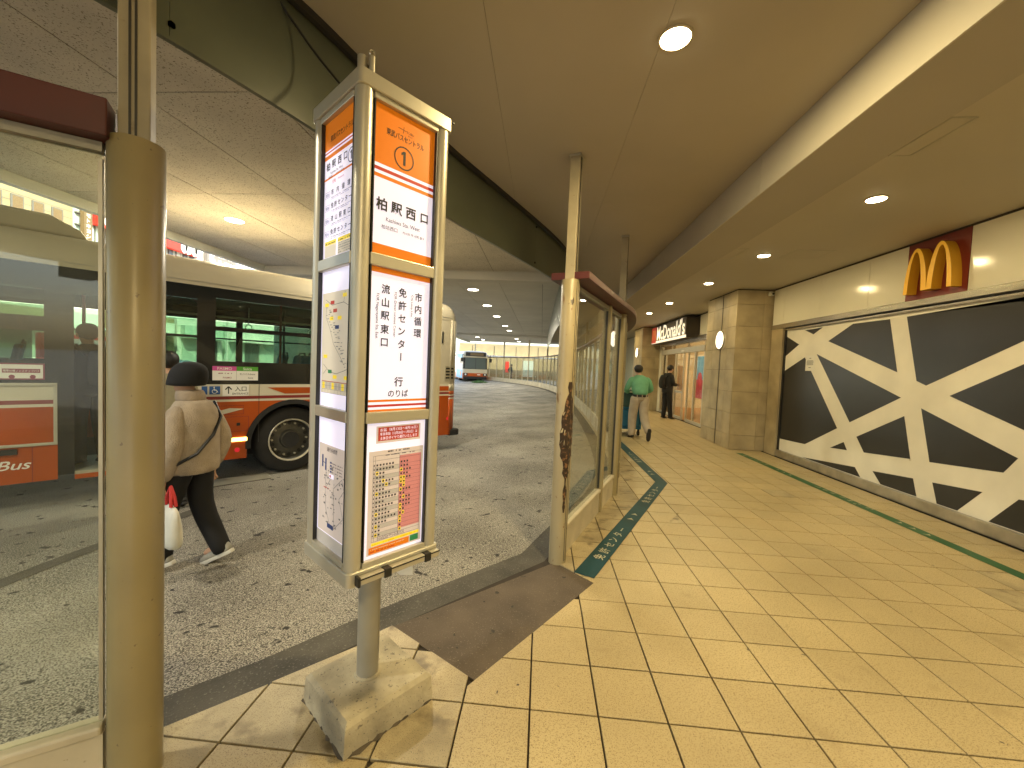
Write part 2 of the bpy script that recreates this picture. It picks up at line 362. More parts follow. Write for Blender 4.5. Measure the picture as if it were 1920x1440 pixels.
class Face:
    """flat sheet in space: origin o, unit axes ax (right) and ay (up); shapes are laid a little proud along their normal"""
    def __init__(s, o, ax, ay): s.o = Vector(o); s.ax = Vector(ax).normalized(); s.ay = Vector(ay).normalized(); s.n = s.ax.cross(s.ay)
    def at(s, x, y, h): return s.o + s.ax * x + s.ay * y + s.n * h
    def rect(s, mb, x0, x1, y0, y1, h, mi=0): mb.quad(s.at(x0, y0, h), s.at(x1, y0, h), s.at(x1, y1, h), s.at(x0, y1, h), mi)
    def poly(s, mb, P, h, mi=0): mb.add([s.at(x, y, h) for x, y in P], [tuple(range(len(P)))], mi)
    def line(s, mb, P, wd, h, mi=0):
        for (x0, y0), (x1, y1) in zip(P, P[1:]):
            d = Vector((x1 - x0, y1 - y0)); L = d.length or 1; nx, ny = -d.y / L * wd / 2, d.x / L * wd / 2
            s.poly(mb, [(x0 - nx, y0 - ny), (x1 - nx, y1 - ny), (x1 + nx, y1 + ny), (x0 + nx, y0 + ny)], h, mi)
    def text(s, mb, st, x, y, size, h, mi=0, bold=0., rot=0., wfix=None, sx=1.):
        V, F, wd, hg = text2d(st, bold)
        if wfix and wd: sx = wfix / (wd * size)
        c, sn = math.cos(rot), math.sin(rot)
        mb.add([s.at(x + (a * size * sx * c - b * size * sn), y + (a * size * sx * sn + b * size * c), h) for a, b in V], F, mi)
    def ring(s, mb, x, y, r0, r1, h, mi=0, n=28):
        for i in range(n):
            a, b = 2 * pi * i / n, 2 * pi * (i + 1) / n
            s.poly(mb, [(x + r0 * math.cos(a), y + r0 * math.sin(a)), (x + r1 * math.cos(a), y + r1 * math.sin(a)), (x + r1 * math.cos(b), y + r1 * math.sin(b)), (x + r0 * math.cos(b), y + r0 * math.sin(b))], h, mi)
    def disc(s, mb, x, y, r, h, mi=0, n=24, ry=None): s.poly(mb, [(x + r * math.cos(2 * pi * i / n), y + (ry or r) * math.sin(2 * pi * i / n)) for i in range(n)], h, mi)
ORD = ['first', 'second', 'third', 'fourth', 'fifth', 'sixth', 'seventh', 'eighth', 'ninth', 'tenth', 'eleventh', 'twelfth', 'thirteenth', 'fourteenth', 'fifteenth', 'sixteenth', 'seventeenth', 'eighteenth']
# ================================================================== GROUND
FENCE = smooth_path([(.19, 3.13), (.66, 4.30), (.92, 4.95), (1.12, 5.75), (1.25, 6.6), (1.33, 7.6), (1.40, 9), (1.46, 11), (1.5, 14), (1.5, 18), (1.35, 21.5), (1.0, 25), (.35, 29), (-.9, 33.2), (-3.2, 37.5), (-6.5, 41.3), (-10, 44.2)], 5)
KERB = [Vector(p) for p in [(-4.4, -1.2), (-3.2, -.1), (-2.3, .68), (-1.75, 1.15), (-1.435, 1.458), (-1.17, 1.724), (-.78, 2.19), (.09, 3.12)]] + offset_path(FENCE, .09)[2:]
def sdist(p, path):
    """signed distance to a path, positive on its left (the bus lane); nearest segment"""
    best = (1e9, 0, 0)
    for i in range(len(path) - 1):
        a, b = path[i], path[i + 1]; d = b - a; t = max(0, min(1, ((p[0] - a.x) * d.x + (p[1] - a.y) * d.y) / d.length_squared))
        q = (a.x + d.x * t, a.y + d.y * t); r = math.hypot(p[0] - q[0], p[1] - q[1])
        if r < best[0] - 1e-9: best = (r, i, d.x * (p[1] - a.y) - d.y * (p[0] - a.x))
    return (best[0] if best[2] > 0 else -best[0]), best[1]
def road_z(x, y):
    d, _ = sdist((x, y), KERB)
    return -.035 - min(.165, .062 * max(0, d - .25))
S = [(-.78, 2.19), (-.249, 1.851), (.435, 2.828), (.17, 3.108)]

g = MB(); g.add([(-400, -300, -.32), (300, -300, -.32), (300, 500, -.32), (-400, 500, -.32)], [(0, 1, 2, 3)]); struct(g.build('ground', 'ground_out'))
xs = [-60, -30, -18, -14, -11] + [-9.5 + .5 * i for i in range(10)] + [-4.5 + .2 * i for i in range(29)]; xs += [1.5, 2, 3]
ys = [-20, -8, -4] + [-2 + .2 * i for i in range(60)] + [10 + .8 * i for i in range(46)] + [50, 60, 80]
me = MB(); nx = len(xs)
for y in ys:
    for x in xs: me.v.append((x, y, road_z(x, y)))
for j in range(len(ys) - 1):
    for i in range(nx - 1): me.f.append((j * nx + i, j * nx + i + 1, (j + 1) * nx + i + 1, (j + 1) * nx + i)); me.m.append(0)
struct(me.build('road', 'asphalt', smooth=True, angle=0))
# concrete gutter strip along the kerb
gt = MB(); kin = KERB; kout = offset_path(KERB, .23); n = len(kin)
for i in range(n - 1):
    a, b, c, d = kin[i], kin[i + 1], kout[i + 1], kout[i]
    gt.add([(a.x, a.y, -.022), (b.x, b.y, -.022), (c.x, c.y, -.030), (d.x, d.y, -.030), (d.x, d.y, -.07), (c.x, c.y, -.07)], [(0, 1, 2, 3), (3, 2, 5, 4)])
struct(gt.build('gutter', 'gutter'))
# marks in the lane: an old drip line and a pale edge line, thin sheets
def ribbon(name, pts, wd, m, dz):
    P = smooth_path(pts, 10); A, B = offset_path(P, wd / 2), offset_path(P, -wd / 2); b = MB()
    for i in range(len(P) - 1): b.quad((B[i].x, B[i].y, road_z(*B[i]) + dz), (B[i + 1].x, B[i + 1].y, road_z(*B[i + 1]) + dz), (A[i + 1].x, A[i + 1].y, road_z(*A[i + 1]) + dz), (A[i].x, A[i].y, road_z(*A[i]) + dz))
    return struct(b.build(name, m))
gr = thing('drain_grate', 'metal drain grate set in the road beside the bus wheel', 'drain grate', (-4.02, 5.12, -.198), R(50))
MB().box(-.36, .36, -.16, .16, -.02, .004).build('pit', 'rubber', gr)
for k in range(9): MB().box(-.36, .36, -.155 + .036 * k, -.137 + .036 * k, .004, .014).build('bar', 'alu', gr)
for x in (-.372, .36): MB().box(x, x + .012, -.16, .16, -.01, .016).build('end_bar', 'alu_dull', gr)
ribbon('drain_strip', [(-3.3, .2), (-3.5, 1.2), (-3.66, 2.46), (-3.70, 3.2), (-3.62, 4.1)], .15, 'gutter', .004)

# ================================================================== PASSAGE FLOOR AND TILES
floor_pts = [(p.x, p.y) for p in KERB if p.y < 34] + [(5.2, 34), (5.2, -8), (-9, -8)]
fb = MB(); fb.prism(floor_pts, -.3, -.014); floor = struct(fb.build('floor', 'grout'))
T, X0, Y0 = .2981, .0169, 1.7184; GAP = .0041
def pieces(poly):
    c = (sum(p[0] for p in poly) / len(poly), sum(p[1] for p in poly) / len(poly))
    d, i = sdist(c, KERB)
    if d > .35: return []
    if abs(d) < .6:
        for k in (i - 1, i, i + 1):
            if 0 <= k < len(KERB) - 1:
                a, b = KERB[k], KERB[k + 1]; mid = ((a.x + b.x) / 2, (a.y + b.y) / 2)
                if k == i or math.hypot(mid[0] - c[0], mid[1] - c[1]) < .4: poly = clip(poly, tuple(b), tuple(a))
                if len(poly) < 3: return []
    p1 = clip(poly, S[2], S[1]); r1 = clip(poly, S[1], S[2]); out = [p1]
    if len(r1) >= 3:
        out.append(clip(r1, S[1], S[0])); r2 = clip(r1, S[0], S[1])
        if len(r2) >= 3: out.append(clip(r2, S[3], S[2]))
    return [p for p in out if len(p) >= 3 and area(p) > .0012]
cells = []
for i in range(-30, 16):
    for j in range(-16, 110):
        x0, y0 = X0 + i * T, Y0 + j * T
        if x0 + T > 4.62 or x0 < -6: continue
        q = [(x0 + GAP, y0 + GAP), (x0 + T - GAP, y0 + GAP), (x0 + T - GAP, y0 + T - GAP), (x0 + GAP, y0 + T - GAP)]
        for p in pieces(q):
            cx, cy = x0 + T / 2, y0 + T / 2
            v = CM @ Vector((cx, cy, -H)); vis = v.z > .3 and abs(v.x / v.z) < 1.36 and abs(v.y / v.z) < 1.05
            cells.append((area(p) / v.z ** 3 if vis else 0, p, area(p) > (T - 2 * GAP) ** 2 * .9995, cx, cy))
cells.sort(key=lambda c: -c[0])
def tile_mesh(poly, cx, cy):
    b = MB(); n = len(poly); P = [(x - cx, y - cy) for x, y in poly]; bv = .0014
    mx, my = sum(p[0] for p in P) / n, sum(p[1] for p in P) / n
    ins = [(x + (bv if x < mx else -bv), y + (bv if y < my else -bv)) for x, y in P]
    if sum(P[i][0] * P[(i + 1) % n][1] - P[(i + 1) % n][0] * P[i][1] for i in range(n)) < 0: P = P[::-1]; ins = ins[::-1]
    b.loft([[(x, y, -.016) for x, y in P], [(x, y, -.0014) for x, y in P], [(x, y, 0) for x, y in ins]])
    return b
full = None; rest = MB(); cnt = 0
for sc_, p, isfull, cx, cy in cells:
    dirty = sdist((cx, cy), KERB)[0] > -.34 or (-1.2 < cx < -.2 and 1.3 < cy < 2.1) or random.random() < .02
    if cnt < 300 and sc_ > 0:
        if isfull:
            if full is None:
                b = tile_mesh(p, cx, cy); full = {}
                for mm in ('tile', 'tile_dirty'):
                    m2 = bpy.data.meshes.new('tile'); m2.from_pydata(b.v, [], b.f); m2.materials.append(MT[mm]); full[mm] = m2
            o = link('tile', full['tile_dirty' if dirty else 'tile'], floor)
        else:
            o = tile_mesh(p, cx, cy).build('tile', 'tile_dirty' if dirty else 'tile', floor)
        o.location = (cx, cy, random.uniform(-.0008, .0008)); cnt += 1
    else:
        b = tile_mesh(p, cx, cy).shift((cx, cy, 0)); rest.add(b.v, b.f, 0)
rest.build('paving', 'tile', floor, kind='stuff')
sl = MB(); zz = [-.011, -.001, -.001, -.011]
sl.add([(x, y, z) for (x, y), z in zip(S, zz)] + [(x, y, -.05) for x, y in S], [(0, 1, 2, 3), (0, 4, 5, 1), (1, 5, 6, 2), (2, 6, 7, 3), (3, 7, 4, 0)])
struct(sl.build('ramp_slab', 'slab'))

# ================================================================== CEILINGS
ZP, ZS, ZB = 3.09, 3.24, 3.70
BAR = smooth_path([(-2.9, -3.2), (-2.3, -1.2), (-1.85, .2), (-1.52, 1.05), (-1.36, 1.38), (-1.16, 1.87), (-1.02, 2.3), (-.745, 3.08), (-.39, 3.91), (.10, 5.12), (.36, 6.1), (.47, 7.2), (.45, 9), (.36, 12), (.32, 18), (.28, 25.6)], 4)
def clip_path(poly, path, keep_right):
    c = (sum(p[0] for p in poly) / len(poly), sum(p[1] for p in poly) / len(poly))
    ds = [sdist(p, path)[0] for p in poly]
    if keep_right: ds = [-d for d in ds]
    if min(ds) >= 0: return poly
    if max(ds) <= 0: return []
    # walk the path inside the cell: clip by every segment that crosses it would be concave-unsafe, so use the chord
    y0, y1 = min(p[1] for p in poly), max(p[1] for p in poly)
    def at(y):
        for a, b in zip(path, path[1:]):
            if a.y <= y <= b.y and b.y > a.y: return (a.x + (b.x - a.x) * (y - a.y) / (b.y - a.y), y)
        return (path[0].x if y < path[0].y else path[-1].x, y)
    a, b = at(y0 - .01), at(y1 + .01)
    return clip(poly, b, a) if keep_right else clip(poly, a, b)
def panel_grid(parent, xe, ye, z, thick, m, path=None, keep_right=True, gap=.003, name='panel'):
    for a, b in zip(xe, xe[1:]):
        for c, d in zip(ye, ye[1:]):
            sub = [(c + (d - c) * k / 3, c + (d - c) * (k + 1) / 3) for k in range(3)] if path and min(abs(sdist(p, path)[0]) for p in ((a, c), (b, d), (a, d), (b, c), ((a + b) / 2, (c + d) / 2))) < 1.6 else [(c, d)]
            P = None; pb = MB()
            for k, (s0, s1) in enumerate(sub):
                q = [(a + gap, s0 + (gap if k == 0 else 0)), (b - gap, s0 + (gap if k == 0 else 0)), (b - gap, s1 - (gap if k == len(sub) - 1 else 0)), (a + gap, s1 - (gap if k == len(sub) - 1 else 0))]
                if path: q = clip_path(q, path, keep_right)
                if len(q) >= 3 and area(q) > .01: pb.prism(q, z, z + thick)
            if pb.f: pb.build(name, m, parent)
ceil = MB(); pl = [(p.x + .012, p.y) for p in BAR] + [(1.505, 25.6), (1.505, -8), (-2.9, -8)]
ceil.prism(pl, ZP + .006, ZP + .05); ceil = struct(ceil.build('passage_ceiling', 'joint'))
panel_grid(ceil, [-3.0, -2.0, -1.16, -.33, .5, 1.505], [-8 + 2.4 * i for i in range(15)], ZP, .02, 'ceil', BAR, True, .001)
bm = MB(); bm.box(1.515, 1.95, -8, 34, 2.815, 3.4); beam = struct(bm.build('ceiling_beam', 'beam'))
for k in range(16): MB().box(1.505, 1.514, -7.3 + 2.6 * k + .002, -7.3 + 2.6 * (k + 1) - .002, 2.812, 3.089).build('panel', 'beam_white', beam)
sc = MB(); sc.box(1.951, 4.9, -8, 34, ZS, ZS + .06); shop_ceil = struct(sc.build('shop_ceiling', 'ceil_shop'))
for (x0, x1, y0, y1) in [(3.36, 3.88, 5.82, 6.27), (2.53, 2.74, 5.82, 6.37), (2.58, 2.74, 2.90, 3.39)]:
    b = MB()
    for q in ((x0, x1, y0, y0 + .012), (x0, x1, y1 - .012, y1), (x0, x0 + .012, y0 + .012, y1 - .012), (x1 - .012, x1, y0 + .012, y1 - .012)): b.box(*q, ZS - .004, ZS + .001)
    f = b.build('access_hatch', 'alu_dull', shop_ceil); MB().box(x0 + .014, x1 - .014, y0 + .014, y1 - .014, ZS - .003, ZS + .001).build('hatch_panel', 'ceil_shop', f)
MB().cyl(2.18, 9.6, ZS - .012, ZS, .11, 24).build('air_vent', 'dark_trim', shop_ceil)
# bus lane ceiling
lb = MB(); lb.prism([(-6.9, -8)] + [(p.x - .04, p.y) for p in BAR if p.y > -8] + [(1.5, 25.7), (1.5, 38.4), (-6.9, 38.4)], ZB + .012, ZB + .06); lane = struct(lb.build('lane_ceiling', 'joint'))
lye = [1.27 - 2.055 * 4 + 2.055 * i for i in range(26)]
panel_grid(lane, [-6.9, -5.88, -4.72, -3.56, -2.4, -1.24, -.08, 1.08], [y for y in lye if y < 9.6], ZB, .025, 'lane_panel', BAR, False, .006)
panel_grid(lane, [-6.9, -5.88, -4.72, -3.56, -2.4, -1.24, -.08, 1.08], [y for y in lye if 9.4 < y < 26], ZB, .025, 'lane_panel_clean', BAR, False, .005)
panel_grid(lane, [-6.9, -5.88, -4.72, -3.56, -2.4, -1.24, -.08, 1.5], [y for y in lye if 25.8 < y < 38.5], ZB, .025, 'lane_panel_clean', None, False, .005)
struct(MB().box(.29, 1.5, 25.62, 25.7, ZP, ZB + .05).build('soffit_end', 'lane_panel_clean'))
for y, dz in ((9.55, .20), (28.4, .14)): struct(MB().box(-6.88, .3, y, y + .32, ZB - dz, ZB - .002).build('lane_beam', 'lane_panel_clean', bevel=.006))
struct(MB().box(-7.02, -6.9, -8, 38.4, ZB - .14, ZB + .35).build('roof_edge', 'pier_white'))
struct(MB().box(-7.1, 16, -14, 38.5, 4.05, 4.5).box(-1.5, 16, -14, 38.5, 4.5, 15).build('roof_and_shade_block', 'facade_grey'))  # roof plus an unseen block above, added to keep sun off the interior
# green glass smoke barrier along the ceiling edge
bar = thing('smoke_barrier', 'dark green glass smoke barrier hanging along the curved ceiling edge', 'smoke barrier', (-.4, 4, 2.6))
seg = []; acc = 0; cur = [BAR[0]]
for p, q in zip(BAR, BAR[1:]):
    acc += (q - p).length; cur.append(q)
    if acc > 1.55: seg.append(cur); cur = [q]; acc = 0
seg.append(cur)
for s_ in seg:
    if len(s_) < 2: continue
    s2 = list(s_); d0 = (s2[1] - s2[0]).normalized() * .0008; d1 = (s2[-1] - s2[-2]).normalized() * .0008; s2[0] = s2[0] + d0; s2[-1] = s2[-1] - d1
    A, B = offset_path(s2, .006), offset_path(s2, -.006)
    MB().loft([[(a.x, a.y, 2.60), (b.x, b.y, 2.60), (b.x, b.y, ZB), (a.x, a.y, ZB)] for a, b in zip(A, B)]).build('glass_panel', 'green_glass', bar, world=True, smooth=True)
    for e in (s_[0], s_[-1]):
        for zc in (2.635, 3.02): MB().box(e.x + .004, e.x + .018, e.y - .008, e.y + .008, zc, zc + .016).build('clip', 'dark_trim', bar, world=True)
A, B = offset_path(BAR, -.012), offset_path(BAR, -.042)
MB().loft([[(a.x, a.y, ZP - .035), (b.x, b.y, ZP - .035), (b.x, b.y, ZP + .004), (a.x, a.y, ZP + .004)] for a, b in zip(A, B)]).build('top_channel', 'dark_trim', bar, world=True)
A, B = offset_path(BAR, .011), offset_path(BAR, -.011)
MB().loft([[(a.x, a.y, 2.588), (b.x, b.y, 2.588), (b.x, b.y, 2.6), (a.x, a.y, 2.6)] for a, b in zip(A, B)]).build('bottom_trim', 'green_glass', bar, world=True)

# ================================================================== LAMPS
def downlight(x, y, z, r, power, colr, glow, label, group):
    t = thing('ceiling_lamp', label, 'downlight', (x, y, z), 0, group)
    ring = MB(); n = 28
    ring.loft([[(rr * math.cos(2 * pi * k / n), rr * math.sin(2 * pi * k / n), zz) for k in range(n)] for rr, zz in ((r * 1.16, 0), (r * 1.16, -.006), (r * 1.0, -.008), (r * .98, 0))], cap=False)
    ring.build('trim_ring', 'lamp_trim', t, smooth=True)
    MB().loft([[(r * q * math.cos(2 * pi * k / n), r * q * math.sin(2 * pi * k / n), zz) for k in range(n)] for q, zz in ((.97, .002), (.95, -.009), (.8, -.0135), (.5, -.017), (.05, -.018))]).build('diffuser', glow, t, smooth=True)
    ld = bpy.data.lights.new('lamp', 'AREA'); ld.shape = 'DISK'; ld.size = r * 2; ld.energy = power; ld.color = colr
    lo = bpy.data.objects.new('lamp', ld); COL.objects.link(lo); lo.parent = t; lo.location = (0, 0, -.022)
LY = [-3.9, -1.9, .1, 2.1, 4.17, 6.13, 8.06, 10.45, 12.35, 14.6, 17]
vis_i = 0
for y in LY:
    nm = 'warm round downlight in the shop-side ceiling, %s of the row from the near end' % ORD[vis_i] if y > 3 else 'warm round downlight in the shop-side ceiling, %s of those before the visible row' % ORD[LY.index(y)]
    if y > 3: vis_i += 1
    downlight(3.10, y, ZS, .078, LAMP_W, WARM, 'lamp_glow', nm, 'downlights in the shop-side ceiling')
downlight(.56, 2.04, ZP, .070, LAMP_W * 2.5, WARM, 'lamp_glow', 'large bright downlight alone in the ceiling above the walkway', 'downlights in the walkway ceiling')
downlight(.56, -1.2, ZP, .088, LAMP_W * 2.5, WARM, 'lamp_glow', 'round downlight in the walkway ceiling, behind the large bright one', 'downlights in the walkway ceiling')
downlight(.9, 9.5, ZP, .088, LAMP_W * .5, WARM, 'lamp_glow', 'far round downlight in the walkway ceiling behind the red cap', 'downlights in the walkway ceiling')
BL = [11.92, 15.0, 18.2, 22.4, 25.3, 29.6, 32.6, 36.0]
for k, y in enumerate(BL): downlight(-2.12, y, ZB, .16, LAMP_B, LANE, 'lane_glow', 'round lamp in the bus lane ceiling row above the road, %s from the near end' % ORD[k], 'lamps in the bus lane ceiling')
for k, y in enumerate([29.7, 32.3, 35.4]): downlight(-5.25, y, ZB, .16, LAMP_B, LANE, 'lane_glow', 'round lamp of the short left row above the far bus, %s from the near end' % ORD[k], 'lamps in the bus lane ceiling, left row')
downlight(-5.16, 6.43, ZB, .14, LAMP_B * 2.1, LANE, 'lane_glow', 'round lamp in the speckled ceiling right above the near bus', 'lamps above the near bus')
downlight(-2.12, 6.43, ZB, .14, LAMP_B * 2.1, LANE, 'lane_glow', 'round lamp above the lane hidden behind the stop sign', 'lamps above the near bus')
downlight(-3.5, .6, ZB, .14, LAMP_B * 2.1, LANE, 'lane_glow', 'round lamp above the lane out of view at the left', 'lamps above the near bus')

# ================================================================== SHOP SIDE
XW = 4.53
wall = thing('shop_wall', 'cream glossy fascia panels over the shop front, with stone strips', 'wall', (4.75, 6, 0))
MB().box(4.66, 5.0, -8, 11.0, 0, ZS).box(4.66, 5.0, 15.72, 34, 0, ZS).box(4.66, 5.0, 11.0, 15.72, 2.62, ZS).build('wall_core', 'stone_core', wall, world=True)
ye = [8.44, 8.1, 7.1, 6.1, 5.5, 4.75, 4.1, 3.1, 2.1, 1.1, .1, -.9, -1.9, -2.9, -3.9, -4.9, -5.9, -6.9]
for a, b in zip(ye, ye[1:]):
    if a == 5.5: continue
    MB().box(XW, XW + .03, b + .003, a - .003, 2.525, 3.212).build('fascia_panel', 'cream_panel', wall, world=True)
for a, b in ((12.2, 11.2), (11.2, 10.2), (10.2, 9.95)): MB().box(XW, XW + .03, b + .003, a - .003, 2.625, 3.212).build('fascia_panel', 'cream_panel', wall, world=True)
MB().box(XW + .005, XW + .12, -7, 8.44, 3.213, 3.239).build('shadow_gap', 'joint', wall, world=True)
MB().box(XW + .005, XW + .12, 9.95, 16, 3.213, 3.239).build('shadow_gap', 'joint', wall, world=True)
MB().box(XW - .02, XW + .1, -7, 8.46, 2.44, 2.522).build('steel_lintel', 'steel', wall, world=True, bevel=.004)
MB().box(XW + .03, XW + .1, -7, 8.06, 2.405, 2.438).build('guide_groove', 'dark_trim', wall, world=True)
MB().box(XW + .012, XW + .03, -7, 8.06, 2.395, 2.418).build('steel_lip', 'steel', wall, world=True)
MB().box(XW - .006, XW + .1, 8.07, 8.44, 0, 2.44).build('stone_strip', 'stone', wall, world=True)
MB().box(XW + .005, XW + .06, 16.0, 33, 0, 3.2).build('far_wall', 'cream_panel', wall, world=True)
# roller shutter with its printed shards
sh = thing('roller_shutter', 'closed shutter printed with black shards between cream crossing bands', 'shutter', (4.6, 4, 0))
MB().box(XW + .05, XW + .09, -7, 8.02, .13, 2.42).build('curtain', 'shutter_white', sh, world=True)
MB().box(XW + .005, XW + .1, -7, 8.06, 0, .128).build('base_rail', 'base_metal', sh, world=True, bevel=.004)
MB().box(XW + .03, XW + .1, 8.022, 8.066, .13, 2.40).build('side_guide', 'black', sh, world=True)
def on_wall(u, v, x=XW + .05):
    d = CM.transposed() @ Vector(((u - 960) / FPX, -(v - 720) / FPX, 1)); k = x / d.x; return (d.y * k, H + d.z * k)
SH = [[(62, 318), (120, 265), (197, 305), (110, 368), (62, 345)], [(230, 228), (275, 250), (325, 212)], [(355, 287), (490, 193), (688, 168), (727, 455)],
      [(780, 155), (1411, 70), (1411, 275), (883, 527), (832, 502)], [(60, 430), (105, 447), (228, 375), (402, 757), (228, 843), (40, 797)], [(293, 357), (747, 592), (470, 725)],
      [(507, 803), (765, 692), (797, 923), (547, 888)], [(365, 862), (437, 832), (455, 876)], [(857, 650), (1380, 920), (1300, 997), (902, 940)], [(1010, 583), (1411, 412), (1411, 767)],
      [(215, 927), (240, 918), (498, 967), (525, 1040)], [(594, 988), (812, 1028), (828, 1152), (635, 1084)], [(917, 1050), (1187, 1102), (1048, 1230), (938, 1192)], [(1218, 1289), (1385, 1142), (1411, 1147), (1411, 1362)]]
for P in SH:
    W = [list(on_wall(1430 + u / 2.88, 540 + v / 2.88)) for u, v in P]
    e = [i for i, p in enumerate(P) if p[0] == 1411]
    if e:      # the shard runs on past the picture's edge
        for i in e:
            nb = P[i - 1] if P[i - 1][0] != 1411 else P[(i + 1) % len(P)]; wn = on_wall(1430 + nb[0] / 2.88, 540 + nb[1] / 2.88)
            dy = W[i][0] - wn[0]; k = (-.9 if abs(dy) > .3 else -.25) / dy; W[i] = [W[i][0] + dy * k, W[i][1] + (W[i][1] - wn[1]) * k]
    W = [(max(-6.9, min(8.015, y)), max(.14, min(2.40, z))) for y, z in W]
    MB().slab([(XW + .047, y, z) for y, z in W], (.0035, 0, 0)).build('black_shard', 'shutter_dark', sh, world=True)
for W in ([(2.6, 2.39), (1.2, 2.39), (1.5, 1.7), (2.5, 1.2)], [(2.4, .9), (1.4, 1.3), (.9, .4), (2.2, .2)], [(.9, 2.38), (-1.2, 2.38), (.4, 1.2)], [(.2, .9), (-1.5, 1.9), (-1.4, .2), (.1, .2)]):
    MB().slab([(XW + .047, y, z) for y, z in W], (.0035, 0, 0)).build('black_shard', 'shutter_dark', sh, world=True)
nt_ = thing('notice', 'small white paper notice taped to the shutter near its left end', 'notice', (XW + .044, 7.3, 1.77))
MB().box(0, .0025, -.115, .115, -.13, .13).build('sheet', 'paper', nt_)
fc = Face((-.0012, .115, -.13), (0, -1, 0), (0, 0, 1)); b = MB()
for yy, w_ in ((.21, .05), (.165, .16), (.145, .18), (.125, .17), (.1, .17), (.05, .06)): fc.rect(b, .115 - w_ / 2, .115 + w_ / 2, yy, yy + .009, 0)
b.build('print', 'pr_line', nt_)
# arched logo on its red panel
lg = thing('arch_logo_sign', 'yellow raised double-arch letter on a dark red square panel', 'logo sign', (XW, 5.12, 2.525))
MB().box(XW - .004, XW + .03, 4.753, 5.497, 2.525, 3.212).build('backing_panel', 'logo_red', lg, world=True)
def arch_pts(c, a, h, pw, n, z0, side=None):
    out = []
    for k in range(n + 1):
        t = -1 + 2 * k / n; s = math.copysign(abs(math.sin(t * pi / 2)), t); z = z0 + (h - z0) * (max(0, 1 - abs(s) ** pw)) ** .58
        out.append((c + a * s, z))
    return out
mbm = MB(); n = 28; yc = 5.105
def emit_arch(sgn):
    # outer and inner outline of one arch, mirrored by sgn; u grows away from the letter's middle
    outer = [(.148 + .148 * math.sin(t), .53 * max(0, math.cos(t)) ** 1.12) for t in [(-pi / 2 + pi * k / n) for k in range(n + 1)]]
    inner = [(.155 + .088 * math.sin(t), .487 * max(0, math.cos(t)) ** 1.12) for t in [(-pi / 2 + pi * k / n) for k in range(n + 1)]]
    outer[0] = (.0, .016); inner[0] = (.067, .016)
    P = []
    for (uo, zo), (ui, zi) in zip(outer, inner):
        uo = max(0, uo); P.append(((yc + sgn * uo, 2.585 + max(zo, .0)), (yc + sgn * ui, 2.585 + max(zi, .0))))
    front, back = XW - .115, XW - .004
    for (o0, i0), (o1, i1) in zip(P, P[1:]):
        A = [(front, *o0), (front, *o1), (front, *i1), (front, *i0)]; B = [(back, *o0), (back, *o1), (back, *i1), (back, *i0)]
        if sgn < 0: mbm.quad(A[0], A[1], A[2], A[3], 0); mbm.quad(A[0], B[0], B[1], A[1], 1); mbm.quad(A[3], A[2], B[2], B[3], 1)
        else: mbm.quad(A[3], A[2], A[1], A[0], 0); mbm.quad(A[1], B[1], B[0], A[0], 1); mbm.quad(B[3], B[2], A[2], A[3], 1)
    for k in (0, -1):
        (o, i) = P[k]; mbm.quad((front, *o), (front, *i), (back, *i), (back, *o), 1)
emit_arch(1); emit_arch(-1)
mbm.build('arch_letter', ['logo_yellow', 'logo_side'], lg, world=True)
# stone pilasters, each clad in tiles
def pilaster(label, x0, x1, y0, y1):
    t = thing('pilaster', label, 'pilaster', ((x0 + x1) / 2, (y0 + y1) / 2, 0), 0, 'stone pilasters along the shop front')
    MB().box(x0 + .022, x1, y0 + .022, y1 - .022, 0, ZS - .001).build('core', 'stone_core', t, world=True)
    zs = [.004, .30, .74, 1.18, 1.62, 2.06, 2.50, 2.94, ZS - .02]
    n = 4; ys_ = [y0 + (y1 - y0) * k / n for k in range(n + 1)]
    for za, zb in zip(zs, zs[1:]):
        for ya, yb in zip(ys_, ys_[1:]): MB().box(x0, x0 + .02, ya + .003, yb - .003, za + .003, zb - .003).build('stone_tile', 'stone', t, world=True)
        xm = x0 + (x1 - x0) * .64
        for xa, xb in ((x0 + .021, xm), (xm, x1)): MB().box(xa + .002, xb - .002, y0, y0 + .02, za + .003, zb - .003).build('stone_tile', 'stone', t, world=True)
    MB().box(x0 + .012, x1, y0 + .012, y1 - .012, ZS - .021, ZS - .002).build('top_gap', 'joint', t, world=True)
    return t
pilaster('beige stone pilaster between the black and cream shutter and the glass doors', 3.85, 4.655, 8.48, 9.92)
pilaster('far beige stone pilaster beyond the glass doors, behind the man in green', 3.85, 4.655, 16.12, 17.5)
pilaster('distant stone pilaster beyond the second one, mostly hidden by the screen', 3.85, 4.655, 22.5, 23.9)
def wall_disc(label, y, z):
    t = thing('wall_lamp', label, 'wall lamp', (3.848, y, z), 0, 'round wall lamps on the pilasters')
    n = 36
    MB().loft([[(xx, rr * math.cos(2 * pi * k / n), rr * math.sin(2 * pi * k / n)) for k in range(n)] for rr, xx in ((.2, 0), (.2, -.03), (.188, -.04), (.183, -.03))], cap=False).build('rim', 'alu_dull', t, smooth=True)
    MB().loft([[(xx, rr * math.cos(2 * pi * k / n), rr * math.sin(2 * pi * k / n)) for k in range(n)] for rr, xx in ((.184, -.02), (.184, -.034), (.1, -.042), (.01, -.045))]).build('diffuser', 'disc_glow', t, smooth=True)
wall_disc('round glowing wall lamp on the near stone pilaster', 9.12, 2.26)
wall_disc('small round glowing wall lamp on the far pilaster above the man in green', 16.8, 2.26)
cw = thing('cable_conduit', 'thin dark conduit running up the near pilaster through its lamp', 'conduit', (3.843, 9.12, 0))
